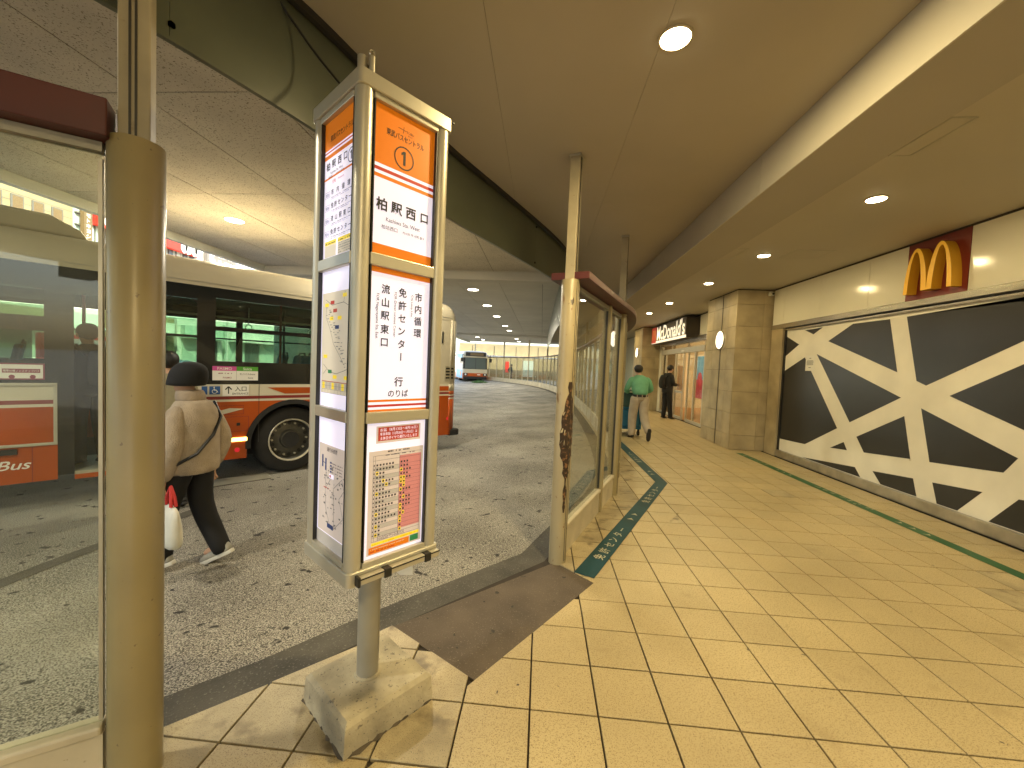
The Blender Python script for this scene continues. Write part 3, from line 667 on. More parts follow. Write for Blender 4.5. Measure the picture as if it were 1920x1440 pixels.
MB().box(-.004, .004, -.006, .006, .0, 2.05).box(-.004, .004, -.006, .006, 2.47, ZS - .03).build('conduit_tube', 'dark_trim', cw)
sc_ = thing('security_camera', 'small white security camera at the corner of the fascia and pilaster', 'camera', (4.44, 8.40, 3.13))
MB().box(-.02, .02, -.02, .06, .03, .06).box(-.03, .03, -.07, .05, -.03, .03).build('housing', 'cream_panel', sc_, bevel=.008); MB().tube([(0, -.07, 0), (0, -.085, 0)], .02, 12).build('lens', 'black', sc_)

# ================================================================== SHOP ENTRANCE
en = thing('shop_entrance', 'glass sliding doors in silver frames with posters, lit shop behind', 'entrance', (4.6, 13.6, 0))
MB().box(4.34, 4.64, 10.22, 11.1, 0, 2.62).build('white_pier', 'cream_panel', en, world=True, bevel=.008)
MB().box(4.325, 4.339, 10.2, 11.12, 0, .16).build('pier_base', 'alu_dull', en, world=True)
for za, zb in zip([.01, .45, .9, 1.34, 1.78, 2.2], [.45, .9, 1.34, 1.78, 2.2, 2.6]): MB().box(4.50, 4.62, 11.16, 11.62, za + .003, zb - .003).build('stone_tile', 'stone', en, world=True)
MB().box(4.46, 4.58, 11.12, 15.75, 2.44, 2.62).build('steel_canopy', 'steel', en, world=True, bevel=.006)
MB().box(4.49, 4.60, 11.66, 15.7, 2.16, 2.33).build('door_header', 'alu', en, world=True, bevel=.004)
MB().box(4.475, 4.489, 13.28, 13.5, 2.2, 2.25).build('door_sensor', 'paper', en, world=True)
for y in (11.66, 12.37, 13.3, 14.1, 15.2, 15.68): MB().box(4.515, 4.575, y, y + .05, .02, 2.158).build('door_stile', 'alu', en, world=True)
for y in (11.66, 13.0, 14.6, 15.68): MB().box(4.52, 4.57, y, y + .04, 2.332, 2.438).build('transom_bar', 'alu', en, world=True)
MB().box(4.54, 4.55, 11.7, 15.7, 2.332, 2.438).build('transom_pane', 'door_glass', en, world=True)
for a, b in ((11.71, 12.37), (12.42, 12.95), (13.35, 14.1), (14.15, 15.2), (15.25, 15.68)):
    MB().box(4.54, 4.55, a, b, .1, 2.158).build('pane', 'door_glass', en, world=True); MB().box(4.52, 4.57, a, b, .01, .098).build('bottom_rail', 'alu', en, world=True)
MB().box(4.52, 4.57, 12.95, 12.99, .02, 2.158).build('door_stile', 'alu', en, world=True)
MB().box(4.528, 4.538, 13.35, 14.1, .86, .92).build('handle_bar', 'alu', en, world=True)
for (ya, yb, za, zb, m) in [(11.76, 12.3, 1.35, 2.02, 'poster_blue'), (11.76, 12.3, .80, 1.34, 'poster_red'), (13.45, 13.98, .95, 1.75, 'ad_orange')]: MB().box(4.556, 4.562, ya, yb, za, zb).build('poster', m, en, world=True)
MB().ball((4.55, 12.03, 1.36), .004, .16, .20, mi=0).build('poster_figure', 'poster_red', en, world=True)
MB().box(4.56, 4.6, 15.74, 16.1, 0, 2.44).build('service_door', 'cream_panel', en, world=True); MB().box(4.545, 4.559, 15.8, 15.84, 1.0, 1.03).build('door_handle', 'dark_trim', en, world=True)
MB().box(9.0, 9.1, 9, 18.5, 0, 3.2).build('glow_back_wall', 'shop_glow', en, world=True)  # wall glows by itself in place of lamps inside the shop
MB().box(4.66, 9.0, 9, 18.5, -.05, .004).build('shop_floor', 'shop_floor', en, world=True)
MB().box(5.01, 9.0, 9, 9.1, 0, 3.2).box(5.01, 9.0, 18.4, 18.5, 0, 3.2).box(4.66, 9, 9, 18.5, 3.0, 3.1).build('room_shell', 'ceil_shop', en, world=True)
MB().box(6.6, 7.3, 11.5, 15.8, .005, 1.05).build('counter', 'shop_floor', en, world=True, bevel=.02)
# shop name sign box
ss = thing('shop_sign', 'dark box sign with the shop name in white above the glass doors', 'shop sign', (4.3, 14, 2.64))
ya, yb, za, zb = 12.22, 15.9, 2.56, 3.17
MB().box(4.14, 4.53, ya, yb, za + .08, zb).build('box', 'sign_brown', ss, world=True, bevel=.006)
MB().box(4.16, 4.53, ya + .003, yb - .003, za, za + .079).build('bottom_tray', 'sign_brown', ss, world=True); MB().box(4.138, 4.159, ya + .003, yb - .003, za + .004, za + .079).build('light_strip', 'sign_white', ss, world=True)
fc = Face((4.136, yb, za), (0, -1, 0), (0, 0, 1)); Wd, Hd = yb - ya, zb - za
b = MB(); fc.rect(b, .02, .62, .02, Hd - .02, 0); b.build('red_square', 'sign_red', ss, world=True)
b = MB(); fc.text(b, "McDonald's", .66 + (Wd - .7) / 2, .345, .66, .001, 0, .02, wfix=Wd - .80); b.build('lettering', 'sign_white', ss, world=True)
b = MB()
for c in (.22, .42):
    P = [(c + .10 * math.sin(t), .12 + .36 * max(0, math.cos(t)) ** .7) for t in [(-pi / 2 + pi * k / 12) for k in range(13)]]; fc.line(b, P, .035, .002)
b.build('arch_mark', 'logo_yellow', ss, world=True)
# ================================================================== GLASS SCREENS
def frame_dir(a, b): d = (Vector(b) - Vector(a)); d.normalize(); return d, Vector((-d.y, d.x))
def bay(t, a, b, z_sill, z_top, pane_m, clear_a=.0, clear_b=.0, detailed=True):
    """one glazed bay between plan points a and b: lower panel, sill, pane, head"""
    d, nn = frame_dir(a, b); a = Vector(a) + d * clear_a; b = Vector(b) - d * clear_b; c = (a + b) / 2; L = (b - a).length / 2
    D, N_ = Vector((d.x, d.y, 0)), Vector((nn.x, nn.y, 0))
    def ob(z0, z1, th, off=0, l=L): return MB().obox(Vector((c.x, c.y, (z0 + z1) / 2)) + N_ * off, D * l, N_ * th, Vector((0, 0, (z1 - z0) / 2)))
    ob(-.02, z_sill - .035, .018).build('lower_panel', 'sill_paint', t, world=True)
    ob(z_sill - .034, z_sill, .034).build('sill', 'sill_paint', t, world=True, bevel=.008)
    ob(z_sill + .001, z_top - .03, .004, l=L - .004).build('pane', pane_m, t, world=True)
    ob(z_top - .029, z_top, .018).build('head_rail', 'pole_grey', t, world=True)
    if detailed:
        for s in (-1, 1): MB().obox(Vector((c.x, c.y, (z_sill + z_top) / 2 - .02)) + D * s * (L - .006), D * .005, N_ * .012, Vector((0, 0, (z_top - z_sill) / 2 - .03))).build('gasket', 'dark_trim' if s > 0 and t.location.x > 0 else 'alu_dull', t, world=True)
def column(t, p, d, r, z_cap, rust=False, upper=.037, grooves=True):
    D = Vector((d.x, d.y, 0)); N_ = Vector((-d.y, d.x, 0)); n = 28; P = []
    for k in range(n):      # rounded column cover with two shallow grooves
        a = 2 * pi * k / n; rr = r
        P.append(Vector((p[0], p[1], 0)) + D * rr * 1.0 * math.cos(a) + N_ * rr * math.sin(a))
    top = [Vector((q.x, q.y, z_cap)) for q in P]
    MB().loft([[(q.x, q.y, -.05) for q in P], [(q.x, q.y, z_cap - .004) for q in P], [(p[0] + (q.x - p[0]) * .97, p[1] + (q.y - p[1]) * .97, z_cap) for q in P]]).build('column_cover', 'post_rust' if rust else 'post_paint', t, world=True, smooth=True)
    for off in ((-.45, -.2) if grooves else ()):
        a = Vector((p[0], p[1], 0)) + D * r * off - N_ * (r * math.sqrt(1 - off * off)); MB().obox(a + Vector((0, 0, z_cap / 2)), D * .0022, N_ * .0015, Vector((0, 0, z_cap / 2 - .02))).build('groove', 'dark_trim', t, world=True)
    c = Vector((p[0], p[1], (z_cap + ZP) / 2)); hz = (ZP - z_cap) / 2
    MB().obox(c, D * upper, N_ * upper, Vector((0, 0, hz))).build('upper_post', 'post_upper', t, world=True, bevel=.004)
    for s in (-.25, .12): MB().obox(c - N_ * (upper + .001) + D * upper * s, D * .003, N_ * .002, Vector((0, 0, hz - .01))).build('groove', 'dark_trim', t, world=True)
    MB().obox(Vector((p[0], p[1], ZP - .008)), D * (upper + .008), N_ * (upper + .008), Vector((0, 0, .0075))).build('collar', 'alu_dull', t, world=True)
def cap_strip(t, pts, z0, z1, hw, name='cap'):
    A, B = offset_path(pts, hw), offset_path(pts, -hw)
    MB().loft([[(a.x, a.y, z0), (b.x, b.y, z0), (b.x, b.y, z1), (a.x, a.y, z1)] for a, b in zip(A, B)]).build(name, 'red_cap', t, world=True, bevel=.004)
ZC = 2.17
LP = (-1.362, 1.272)
ls = thing('glass_screen', 'near glass screen at the left edge with a round cream column and dark red cap', 'screen', (-1.7, 1.0, 0))
ldir = Vector((.816, .578))
column(ls, LP, ldir, .074, ZC + .005, upper=.04, grooves=False)
pts = [Vector(LP) - ldir * k for k in (.02, .9, 1.9)]
bay(ls, pts[1], pts[0], .24, ZC - .02, 'pane_dusty', 0, .06); bay(ls, pts[2], pts[1], .24, ZC - .02, 'pane_dusty', .05, .05)
MB().cyl(pts[1].x, pts[1].y, -.05, ZC, .05, 18).build('mullion', 'post_paint', ls, world=True, smooth=True)
cap_strip(ls, [pts[2], pts[0] - ldir * .035], ZC - .018, ZC + .095, .075)
rs = thing('glass_screen', 'curved glass screen with a rust-stained cream column, beside the blue floor tape', 'screen', (.7, 4.6, 0))
nodes = [(0, 'c'), (5, 'm'), (10, 'c'), (15, 'm'), (20, 'c'), (25, 'm'), (30, 'c')]
FP = FENCE
for k, (i, kd) in enumerate(nodes):
    p = FP[i]; d = (FP[i + 1] - FP[max(i - 1, 0)]).normalized()
    if kd == 'c': column(rs, p, d, .068, ZC, rust=(k == 0))
    else: MB().obox(Vector((p.x, p.y, ZC / 2)), Vector((d.x, d.y, 0)) * .028, Vector((-d.y, d.x, 0)) * .04, Vector((0, 0, ZC / 2 - .001))).build('mullion', 'post_paint', rs, world=True, bevel=.006)
for (i, ka), (j, kb) in zip(nodes, nodes[1:]): bay(rs, FP[i], FP[j], .25, ZC - .012, 'pane', .065 if ka == 'c' else .03, .065 if kb == 'c' else .03)
cap_strip(rs, [FP[0] - (FP[1] - FP[0]).normalized() * .03] + FP[0:31], ZC + .001, ZC + .055, .15)
rp = MB()       # rust patch eaten into the column's lower half
random.seed(3)
dR = (FP[1] - FP[0]).normalized(); base = Vector((FP[0].x, FP[0].y, 0))
prof = []
for k in range(24):
    z = .40 + 1.0 * k / 23; wd = (.12 + .62 * math.exp(-((z - 1.0) / .24) ** 2) + random.uniform(-.12, .14)); prof.append((z, max(.05, wd)))
V = []; F_ = []
for z, wd in prof:
    for s in range(6):
        a = -1.12 + .15 * (z - .9) + (s / 5 - .5) * wd * 2.4; V.append(base + Vector((math.cos(a), math.sin(a), 0)) * .0690 + Vector((0, 0, z)))
for k in range(len(prof) - 1):
    for s in range(5): F_.append((k * 6 + s, k * 6 + s + 1, (k + 1) * 6 + s + 1, (k + 1) * 6 + s))
rp.add(V, F_); rp.build('rust_patch', 'rust', rs, world=True, smooth=True, label='flaking dark rust patch on the column')
fs = thing('glass_screen', 'long far glass screen with pale mullions curving round the end of the bus lane', 'screen', (-3, 37, 0))
idx = list(range(31, len(FP)))
dist = 0; nodes = [FP[30]]
P = FP[30:]
for a, b in zip(P, P[1:]):
    L = (b - a).length; pos = 0
    while dist + (L - pos) >= 1.25:
        pos += 1.25 - dist; dist = 0; nodes.append(a + (b - a) * (pos / L))
    dist += L - pos
for k, (a, b) in enumerate(zip(nodes, nodes[1:])):
    bay(fs, a, b, .34, ZC + .1, 'pane', .02, .02, detailed=False)
    d, nn = frame_dir(a, b)
    MB().obox(Vector((b.x, b.y, ZC / 2 + .05)), Vector((d.x, d.y, 0)) * .025, Vector((nn.x, nn.y, 0)) * .035, Vector((0, 0, ZC / 2 + .05))).build('mullion', 'sill_paint', fs, world=True)
    if k % 4 == 3: MB().obox(Vector((b.x, b.y, (ZC + 3.7) / 2 + .05)), Vector((d.x, d.y, 0)) * .05, Vector((nn.x, nn.y, 0)) * .05, Vector((0, 0, (3.7 - ZC) / 2 - .06))).build('upper_post', 'post_upper', fs, world=True)
cap_strip(fs, nodes, ZC + .101, ZC + .15, .12)

# ================================================================== FLOOR TAPES
def tape(name, label, pts, wd, m, words, wsize, marks, face_dir):
    t = thing(name, label, 'floor tape', (pts[0][0], pts[0][1], 0))
    P = [Vector(p) for p in pts]; A, B = [], []
    for i, p in enumerate(P):
        if i == 0 or i == len(P) - 1: d = (P[min(i + 1, len(P) - 1)] - P[max(i - 1, 0)]).normalized(); nn = Vector((-d.y, d.x)) * wd / 2
        else:
            d0, d1 = (p - P[i - 1]).normalized(), (P[i + 1] - p).normalized(); n0, n1 = Vector((-d0.y, d0.x)), Vector((-d1.y, d1.x)); nb = (n0 + n1).normalized(); nn = nb * (wd / 2 / nb.dot(n0))
        A.append(p + nn); B.append(p - nn)
    b = MB()
    for i in range(len(P) - 1): b.slab([(B[i].x, B[i].y, .0025), (B[i + 1].x, B[i + 1].y, .0025), (A[i + 1].x, A[i + 1].y, .0025), (A[i].x, A[i].y, .0025)], (0, 0, .0012))
    b.build('strip', m, t, world=True)
    b = MB()
    for (sx, sy, ex, ey, what) in words:
        d = Vector((ex - sx, ey - sy)); L = d.length; d.normalize()
        fc = Face((sx, sy, .0037), (d.x, d.y, 0), (-d.y, d.x, 0))
        if what == '>':
            for k in range(marks): fc.poly(b, [(k * .16, -.035), (k * .16 + .055, 0), (k * .16, .035), (k * .16 + .012, 0)], .0012)
        elif what == '#':      # worn lettering, no longer readable
            rr = random.Random(int(sy * 100))
            for k in range(7):
                c = (k + .5) * L / 7
                for q in range(4): x = c + rr.uniform(-.035, .02); y = rr.uniform(-.035, .03); fc.rect(b, x, x + (.045 if q % 2 else .012), y, y + (.009 if q % 2 else .04), .0012)
        else:
            n = len(what)
            for k, ch in enumerate(what): fc.text(b, ch, (k + .5) * L / n, 0, wsize, .0012, 0, .01)
    b.build('lettering', 'tape_white', t, world=True)
d1 = (Vector((1.70, 5.60)) - Vector((.376, 2.92))).normalized()
at = lambda k: (.376 + d1.x * k, 2.92 + d1.y * k)
tape('floor_tape', 'blue-green guide tape with white writing bending past the curved glass screen', [(.376, 2.92), (1.70, 5.60), (1.66, 11.5)], .155, 'tape_blue',
     [(*at(.28), *at(1.08), '免許センター'), (*at(1.32), *at(1.6), '>'), (*at(1.95), *at(2.75), '免許センター'), (1.69, 6.0, 1.69, 6.4, '>'), (1.685, 6.75, 1.68, 7.6, '免許センター')], .095, 2, 1)
tape('floor_tape', 'green guide tape with white writing running along the shutter', [(3.905, 1.2), (3.905, 8.12)], .125, 'tape_green',
     [(3.905, 4.6, 3.905, 3.8, '>'), (3.905, 5.95, 3.905, 4.95, '#'), (3.905, 6.85, 3.905, 6.35, '>'), (3.905, 7.95, 3.905, 7.15, '#'), (3.905, 3.2, 3.905, 2.6, '>')], .085, 3, -1)

# ================================================================== STOP SIGN
SX = (-.701, 1.675); SA = .9018          # local +X runs along the right-hand face, +Y along the left-hand one
sg = thing('bus_stop_sign', 'tall backlit bus stop sign box on a grey pole in a concrete block', 'bus stop sign', (*SX, 0), SA)
hw = .2
b = MB(); n = 4
bl = [(-.19, -.19), (.205, -.19), (.205, .185), (-.19, .185)]
def inset(P, d): return [(x + (d if x < 0 else -d), y + (d if y < 0 else -d)) for x, y in P]
b.loft([[(x, y, 0) for x, y in inset(bl, -.006)], [(x, y, .09) for x, y in bl], [(x, y, .110) for x, y in inset(bl, .002)], [(x, y, .128) for x, y in inset(bl, .016)]])
o = b.build('concrete_block', 'concrete', sg, bevel=.0015)
random.seed(5); rings = [[], [], []]
for k in range(64):
    t_ = 2 * pi * k / 64; c_, s_ = math.cos(t_), math.sin(t_); q = 1 / max(abs(c_), abs(s_)); bx_, by_ = .0075 + c_ * q * .2, -.0025 + s_ * q * .19; e_ = 1 + .01 + .06 * random.random() ** 2 * (1.5 if -2.9 < math.atan2(s_, c_) < -1.2 else .7)
    rings[0].append((bx_ * e_, by_ * e_, .0008)); rings[1].append((bx_ * (1 + (e_ - 1) * .5), by_ * (1 + (e_ - 1) * .5), random.uniform(.004, .012))); rings[2].append((bx_ * .98, by_ * .98, random.uniform(.012, .02)))
b = MB(); b.loft(rings, cap=False); b.build('mortar_fillet', 'dirt', sg, smooth=True, angle=0)
MB().cyl(0, 0, .12, .70, .046, 28).build('pole', 'pole_grey', sg, smooth=True)
MB().loft([[(r * math.cos(2 * pi * k / 28), r * math.sin(2 * pi * k / 28), z) for k in range(28)] for r, z in ((.055, .126), (.053, .134), (.046, .139))]).build('pole_collar', 'concrete', sg, smooth=True)
ZB0, ZT0 = .66, 2.513
def rrect(h, r, n=6):
    P = []
    for cx, cy, a0 in ((h - r, h - r, 0), (-h + r, h - r, pi / 2), (-h + r, -h + r, pi), (h - r, -h + r, 1.5 * pi)):
        for k in range(n + 1): a = a0 + pi / 2 * k / n; P.append((cx + r * math.cos(a), cy + r * math.sin(a)))
    return P
def band(z0, z1, h, r, name, m, bev=.003):
    MB().loft([[(x, y, z) for x, y in rrect(hh, r)] for hh, z in ((h - bev, z0), (h, z0 + bev), (h, z1 - bev), (h - bev, z1))]).build(name, m, sg, smooth=True, angle=30)
band(ZB0, ZB0 + .055, hw + .004, .018, 'bottom_frame', 'alu'); band(ZT0 - .055, ZT0, hw + .004, .018, 'top_frame', 'alu')
for sx in (-1, 1):
    for sy in (-1, 1):
        cx, cy, r = sx * (hw - .031), sy * (hw - .031), .031
        P = [(cx + r * math.cos(2 * pi * k / 32), cy + r * math.sin(2 * pi * k / 32)) for k in range(32)]
        MB().loft([[(x, y, z) for x, y in P] for z in (ZB0 + .05, ZT0 - .05)]).build('corner_post', 'alu', sg, smooth=True)
MB().box(-.17, .17, -.17, .17, ZB0 + .03, ZT0 - .03).build('inner_box', 'stk_white', sg)
ROWS = [(1.893, 2.437), (1.305, 1.848), (.735, 1.262)]
for z0, z1 in ((1.848, 1.893), (1.262, 1.305), (2.437, 2.465), (.710, .735)):
    for q in ((-.14, .14, -.194, -.172), (-.194, -.172, -.14, .14), (-.14, .14, .172, .194), (.172, .194, -.14, .14)): MB().box(*q, z0, z1).build('cross_rail', 'alu', sg, bevel=.003)
for q in ((-.139, -.134, -.191, -.172), (.134, .139, -.191, -.172), (-.191, -.172, .134, .139), (-.191, -.172, -.139, -.134)): MB().box(*q, .735, 2.437).build('edge_gasket', 'black', sg)
Wp = .268
PR = ['pr_white', 'pr_orange', 'pr_red', 'pr_black', 'pr_grey', 'pr_yellow', 'pr_paper', 'pr_paper2', 'pr_stripe', 'pr_pink', 'pr_notice', 'pr_blue', 'pr_green', 'pr_line']
PI = {n_: i for i, n_ in enumerate(PR)}
def panel(face, row):
    z0, z1 = ROWS[row]
    if face == 'R': fc = Face((-Wp / 2, -.1755, z0), (1, 0, 0), (0, 0, 1))
    elif face == 'L': fc = Face((-.1755, Wp / 2, z0), (0, -1, 0), (0, 0, 1))
    elif face == 'B': fc = Face((Wp / 2, .1755, z0), (-1, 0, 0), (0, 0, 1))
    else: fc = Face((.1755, -Wp / 2, z0), (0, 1, 0), (0, 0, 1))
    b = MB(); b.slab([fc.at(0, 0, -.004), fc.at(Wp, 0, -.004), fc.at(Wp, z1 - z0, -.004), fc.at(0, z1 - z0, -.004)], fc.n * .004)
    o = b.build('backlit_panel', 'pr_white', sg); return fc, o, z1 - z0
def bands(fc, b, Hh, L):
    for f0, f1, m in L: fc.rect(b, .0005, Wp - .0005, Hh * (1 - f1), Hh * (1 - f0), .0008, PI[m])
def blur_row(fc, b, x, y, wd, hgt, h, m, seed, dens=.7):
    rr = random.Random(seed); k = x
    while k < x + wd:
        l = hgt * rr.uniform(.5, 1.4)
        if rr.random() < dens: fc.rect(b, k, min(k + l, x + wd), y, y + hgt * rr.uniform(.7, 1), h, m)
        k += l + hgt * .35
# --- right-hand face, top
fc, o, Hh = panel('R', 0); b = MB()
bands(fc, b, Hh, [(0, .39, 'pr_orange'), (.413, .436, 'pr_red'), (.457, .482, 'pr_orange'), (.925, 1, 'pr_orange')])
fc.text(b, '東武バスセントラル', Wp * .5, Hh * .845, .026, .0016, PI['pr_black'], .012, wfix=.165)
fc.line(b, [(.10, Hh * .905), (.135, Hh * .902)], .0016, .0016, PI['pr_black']); fc.line(b, [(.124, Hh * .925), (.122, Hh * .88)], .0016, .0016, PI['pr_black'])
fc.text(b, 'TOBU', .152, Hh * .899, .0125, .0016, PI['pr_black'], 0); fc.text(b, 'GROUP', .152, Hh * .878, .006, .0016, PI['pr_black'], 0)
fc.ring(b, Wp * .48, Hh * .71, .0385, .0435, .0016, PI['pr_black']); fc.poly(b, [(Wp * .48 + dx, Hh * .71 + dy) for dx, dy in ((-.004, -.026), (.0065, -.026), (.0065, .026), (-.003, .026), (-.013, .018), (-.013, .009), (-.004, .014))], .0017, PI['pr_black'])
for k, ch in enumerate('柏駅西口'): fc.text(b, ch, .040 + .063 * k, Hh * .345, .048 if ch != '口' else .043, .0016, PI['pr_black'], .026)
fc.text(b, 'Kashiwa Sta. West', Wp * .5, Hh * .253, .022, .0016, PI['pr_black'], 0, wfix=.15)
fc.text(b, '柏站西口', .075, Hh * .198, .0175, .0016, PI['pr_black'], 0); fc.text(b, '카시와 역 서쪽 출구', .182, Hh * .196, .0125, .0016, PI['pr_black'], .004)
b.build('lettering', PR, o)
# --- right-hand face, middle
fc, o, Hh = panel('R', 1); b = MB()
bands(fc, b, Hh, [(0, .036, 'pr_orange')]); b.build('stripe', PR, o); b = MB()
bands(fc, b, Hh, [(.918, .934, 'pr_orange'), (.953, .969, 'pr_red'), (.987, 1, 'pr_orange')]); b.build('stripe', PR, o); b = MB()
def column_text(fc, b, s, x, y0, y1, size, bold):
    n = len(s)
    for k, ch in enumerate(s): fc.text(b, ch, x, y0 + (y1 - y0) * (k + .5) / n, size, .0016, PI['pr_black'], bold, rot=-pi / 2 if ch == 'ー' else 0)
column_text(fc, b, '市内循環', Wp * .80, Hh * .885, Hh * .53, .037, .016)
column_text(fc, b, '免許センター', Wp * .525, Hh * .90, Hh * .345, .037, .018)
column_text(fc, b, '流山駅東口', Wp * .25, Hh * .905, Hh * .44, .037, .018)
fc.text(b, 'City Loop Line', Wp * .685, Hh * .77, .0145, .0016, PI['pr_black'], .003, rot=-pi / 2); fc.text(b, 'FOR Driver License Center', Wp * .41, Hh * .69, .0155, .0016, PI['pr_black'], .004, rot=-pi / 2); fc.text(b, 'FOR Nagareyama Sta. East', Wp * .125, Hh * .665, .0158, .0016, PI['pr_black'], .006, rot=-pi / 2)
b.build('lettering', PR, o); b = MB()
fc.text(b, '行', Wp * .50, Hh * .21, .040, .0016, PI['pr_black'], .018); fc.text(b, 'のりば', Wp * .5, Hh * .125, .031, .0016, PI['pr_black'], .014)
b.build('lettering', PR, o)
# --- right-hand face, bottom: red notice and the timetable sheet
fc, o, Hh = panel('R', 2); b = MB()
fc.rect(b, .045, .245, Hh * .845, Hh * .972, .0008, PI['pr_paper2']); fc.rect(b, .053, .237, Hh * .862, Hh * .962, .0013, PI['pr_notice'])
for k, s in enumerate(('お盆（8月13日〜8月16日）', '年末年始（12月30日〜1月3日）は', '土休日ダイヤで運行いたします')): fc.text(b, s, .145, Hh * (.943 - .031 * k), .0135, .0018, PI['pr_white'], .004, wfix=.168)
b.build('notice_lettering', PR, o); b = MB()
fc.rect(b, .018, .262, .012, Hh * .79, .0008, PI['pr_paper2'])
x0, x1, yt, yb_ = .036, .252, Hh * .755, .078
blur_row(fc, b, .09, Hh * .772, .11, .007, .0013, PI['pr_line'], 1); blur_row(fc, b, .08, Hh * .748, .14, .004, .0014, PI['pr_line'], 2)
xm = .150; fc.rect(b, xm, x1, .088, Hh * .735, .0011, PI['pr_pink'])
rows = 18; yt2 = Hh * .70
for k in range(rows):
    yy = yt2 - (yt2 - yb_) * (k + 1) / rows; hh_ = (yt2 - yb_) / rows
    if k % 2: fc.rect(b, .045, xm - .001, yy, yy + hh_, .0011, PI['pr_stripe'])
    fc.line(b, [(x0, yy), (x1, yy)], .0006, .0016, PI['pr_line']); rr = random.Random(k + 40)
    fc.rect(b, x0 + .002, x0 + .006, yy + hh_ * .3, yy + hh_ * .75, .0018, PI['pr_line'])
    for q in range(rr.randint(3, 7) if k < 15 else 2):
        if rr.random() < .16: fc.rect(b, .0475 + q * .0135, .0585 + q * .0135, yy + hh_ * .1, yy + hh_ * .95, .0014, PI['pr_yellow'])
        fc.rect(b, .049 + q * .0135, .0565 + q * .0135, yy + hh_ * .28, yy + hh_ * .75, .0018, PI['pr_line'])
    for q in range(rr.randint(2, 4) if k < 14 else 1):
        if k and rr.random() < .3 and q < 2: fc.rect(b, xm + .003 + q * .0135, xm + .0145 + q * .0135, yy + hh_ * .1, yy + hh_ * .95, .0014, PI['pr_yellow'])
        fc.rect(b, xm + .005 + q * .0135, xm + .0125 + q * .0135, yy + hh_ * .28, yy + hh_ * .75, .0018, PI['pr_line'])
for x in (x0, .045, xm, x1): fc.line(b, [(x, .062), (x, yt)], .0009, .0017, PI['pr_line'])
for y in (yt, Hh * .72, yb_, .062): fc.line(b, [(x0, y), (x1, y)], .0009, .0017, PI['pr_line'])
for k in range(4): blur_row(fc, b, .06, .064 + .0035 * k, .12, .002, .0018, PI['pr_line'], 60 + k)
fc.rect(b, .036, .252, .046, .058, .0013, PI['pr_yellow']); blur_row(fc, b, .04, .050, .2, .003, .0018, PI['pr_orange'], 70)
fc.rect(b, .026, .205, .016, .042, .0013, PI['pr_orange']); blur_row(fc, b, .032, .032, .15, .003, .0018, PI['pr_paper'], 71); blur_row(fc, b, .032, .022, .12, .005, .0018, PI['pr_red'], 72); fc.rect(b, .21, .25, .018, .043, .0013, PI['pr_green'])
b.build('lettering', PR, o)
# --- left-hand face, top: destination list
fc, o, Hh = panel('L', 0); b = MB()
bands(fc, b, Hh, [(0, .20, 'pr_orange'), (.212, .222, 'pr_red'), (.236, .265, 'pr_orange'), (.40, .414, 'pr_orange')])
fc.text(b, '東武バスセントラル', Wp * .55, Hh * .87, .026, .0016, PI['pr_black'], .012, wfix=.19)
for k, ch in enumerate('柏駅西口'): fc.text(b, ch, .035 + .05 * k, Hh * .68, .034, .0016, PI['pr_black'], .02)
fc.text(b, 'Kashiwa Sta. West', .11, Hh * .625, .014, .0016, PI['pr_black'], 0); fc.text(b, '柏站西口', .06, Hh * .600, .011, .0016, PI['pr_black'], 0); fc.text(b, '카시와 역 서쪽 출구', .14, Hh * .600, .009, .0016, PI['pr_black'], 0)
fc.ring(b, .232, Hh * .66, .024, .0275, .0016, PI['pr_black']); fc.poly(b, [(.232 + dx * .62, Hh * .66 + dy * .62) for dx, dy in ((-.004, -.026), (.0065, -.026), (.0065, .026), (-.003, .026), (-.013, .018), (-.013, .009), (-.004, .014))], .0017, PI['pr_black'])
fc.text(b, '行先', .09, Hh * .555, .016, .0016, PI['pr_red'], .01); fc.text(b, 'Destination', .15, Hh * .556, .011, .0016, PI['pr_red'], 0)
for k, (cd_, s) in enumerate((('柏02', '市内循環'), ('柏06', '免許センター'), ('柏06', '流山駅東口'), ('柏16', '免許センター'))):
    y = Hh * (.475 - .095 * k); fc.line(b, [(.014, y - .011), (.056, y - .011), (.056, y + .011), (.014, y + .011), (.014, y - .011)], .0009, .0016, PI['pr_line']); fc.text(b, cd_, .035, y, .0155, .0016, PI['pr_blue'], .003)
    n = len(s)
    for q, ch in enumerate(s): fc.text(b, ch, .078 + (.172 / (n - .3)) * q, y + .004, .024, .0016, PI['pr_black'], .012)
    blur_row(fc, b, .07, y - .018, .18, .0032, .0016, PI['pr_grey'], 80 + k, .8); blur_row(fc, b, .07, y - .024, .15, .0026, .0016, PI['pr_grey'], 90 + k, .7)
for x, wd in ((.02, .1), (.135, .12)): fc.rect(b, x, x + wd, Hh * .105, Hh * .135, .0012, PI['pr_yellow']); blur_row(fc, b, x + .005, Hh * .112, wd - .01, .005, .0017, PI['pr_line'], int(x * 1e3)); fc.rect(b, x, x + wd, .01, Hh * .103, .0011, PI['pr_paper'])
for k in range(5): blur_row(fc, b, .14, .015 + .009 * k, .11, .003, .0017, PI['pr_grey'], 110 + k)
b.build('lettering', PR, o)
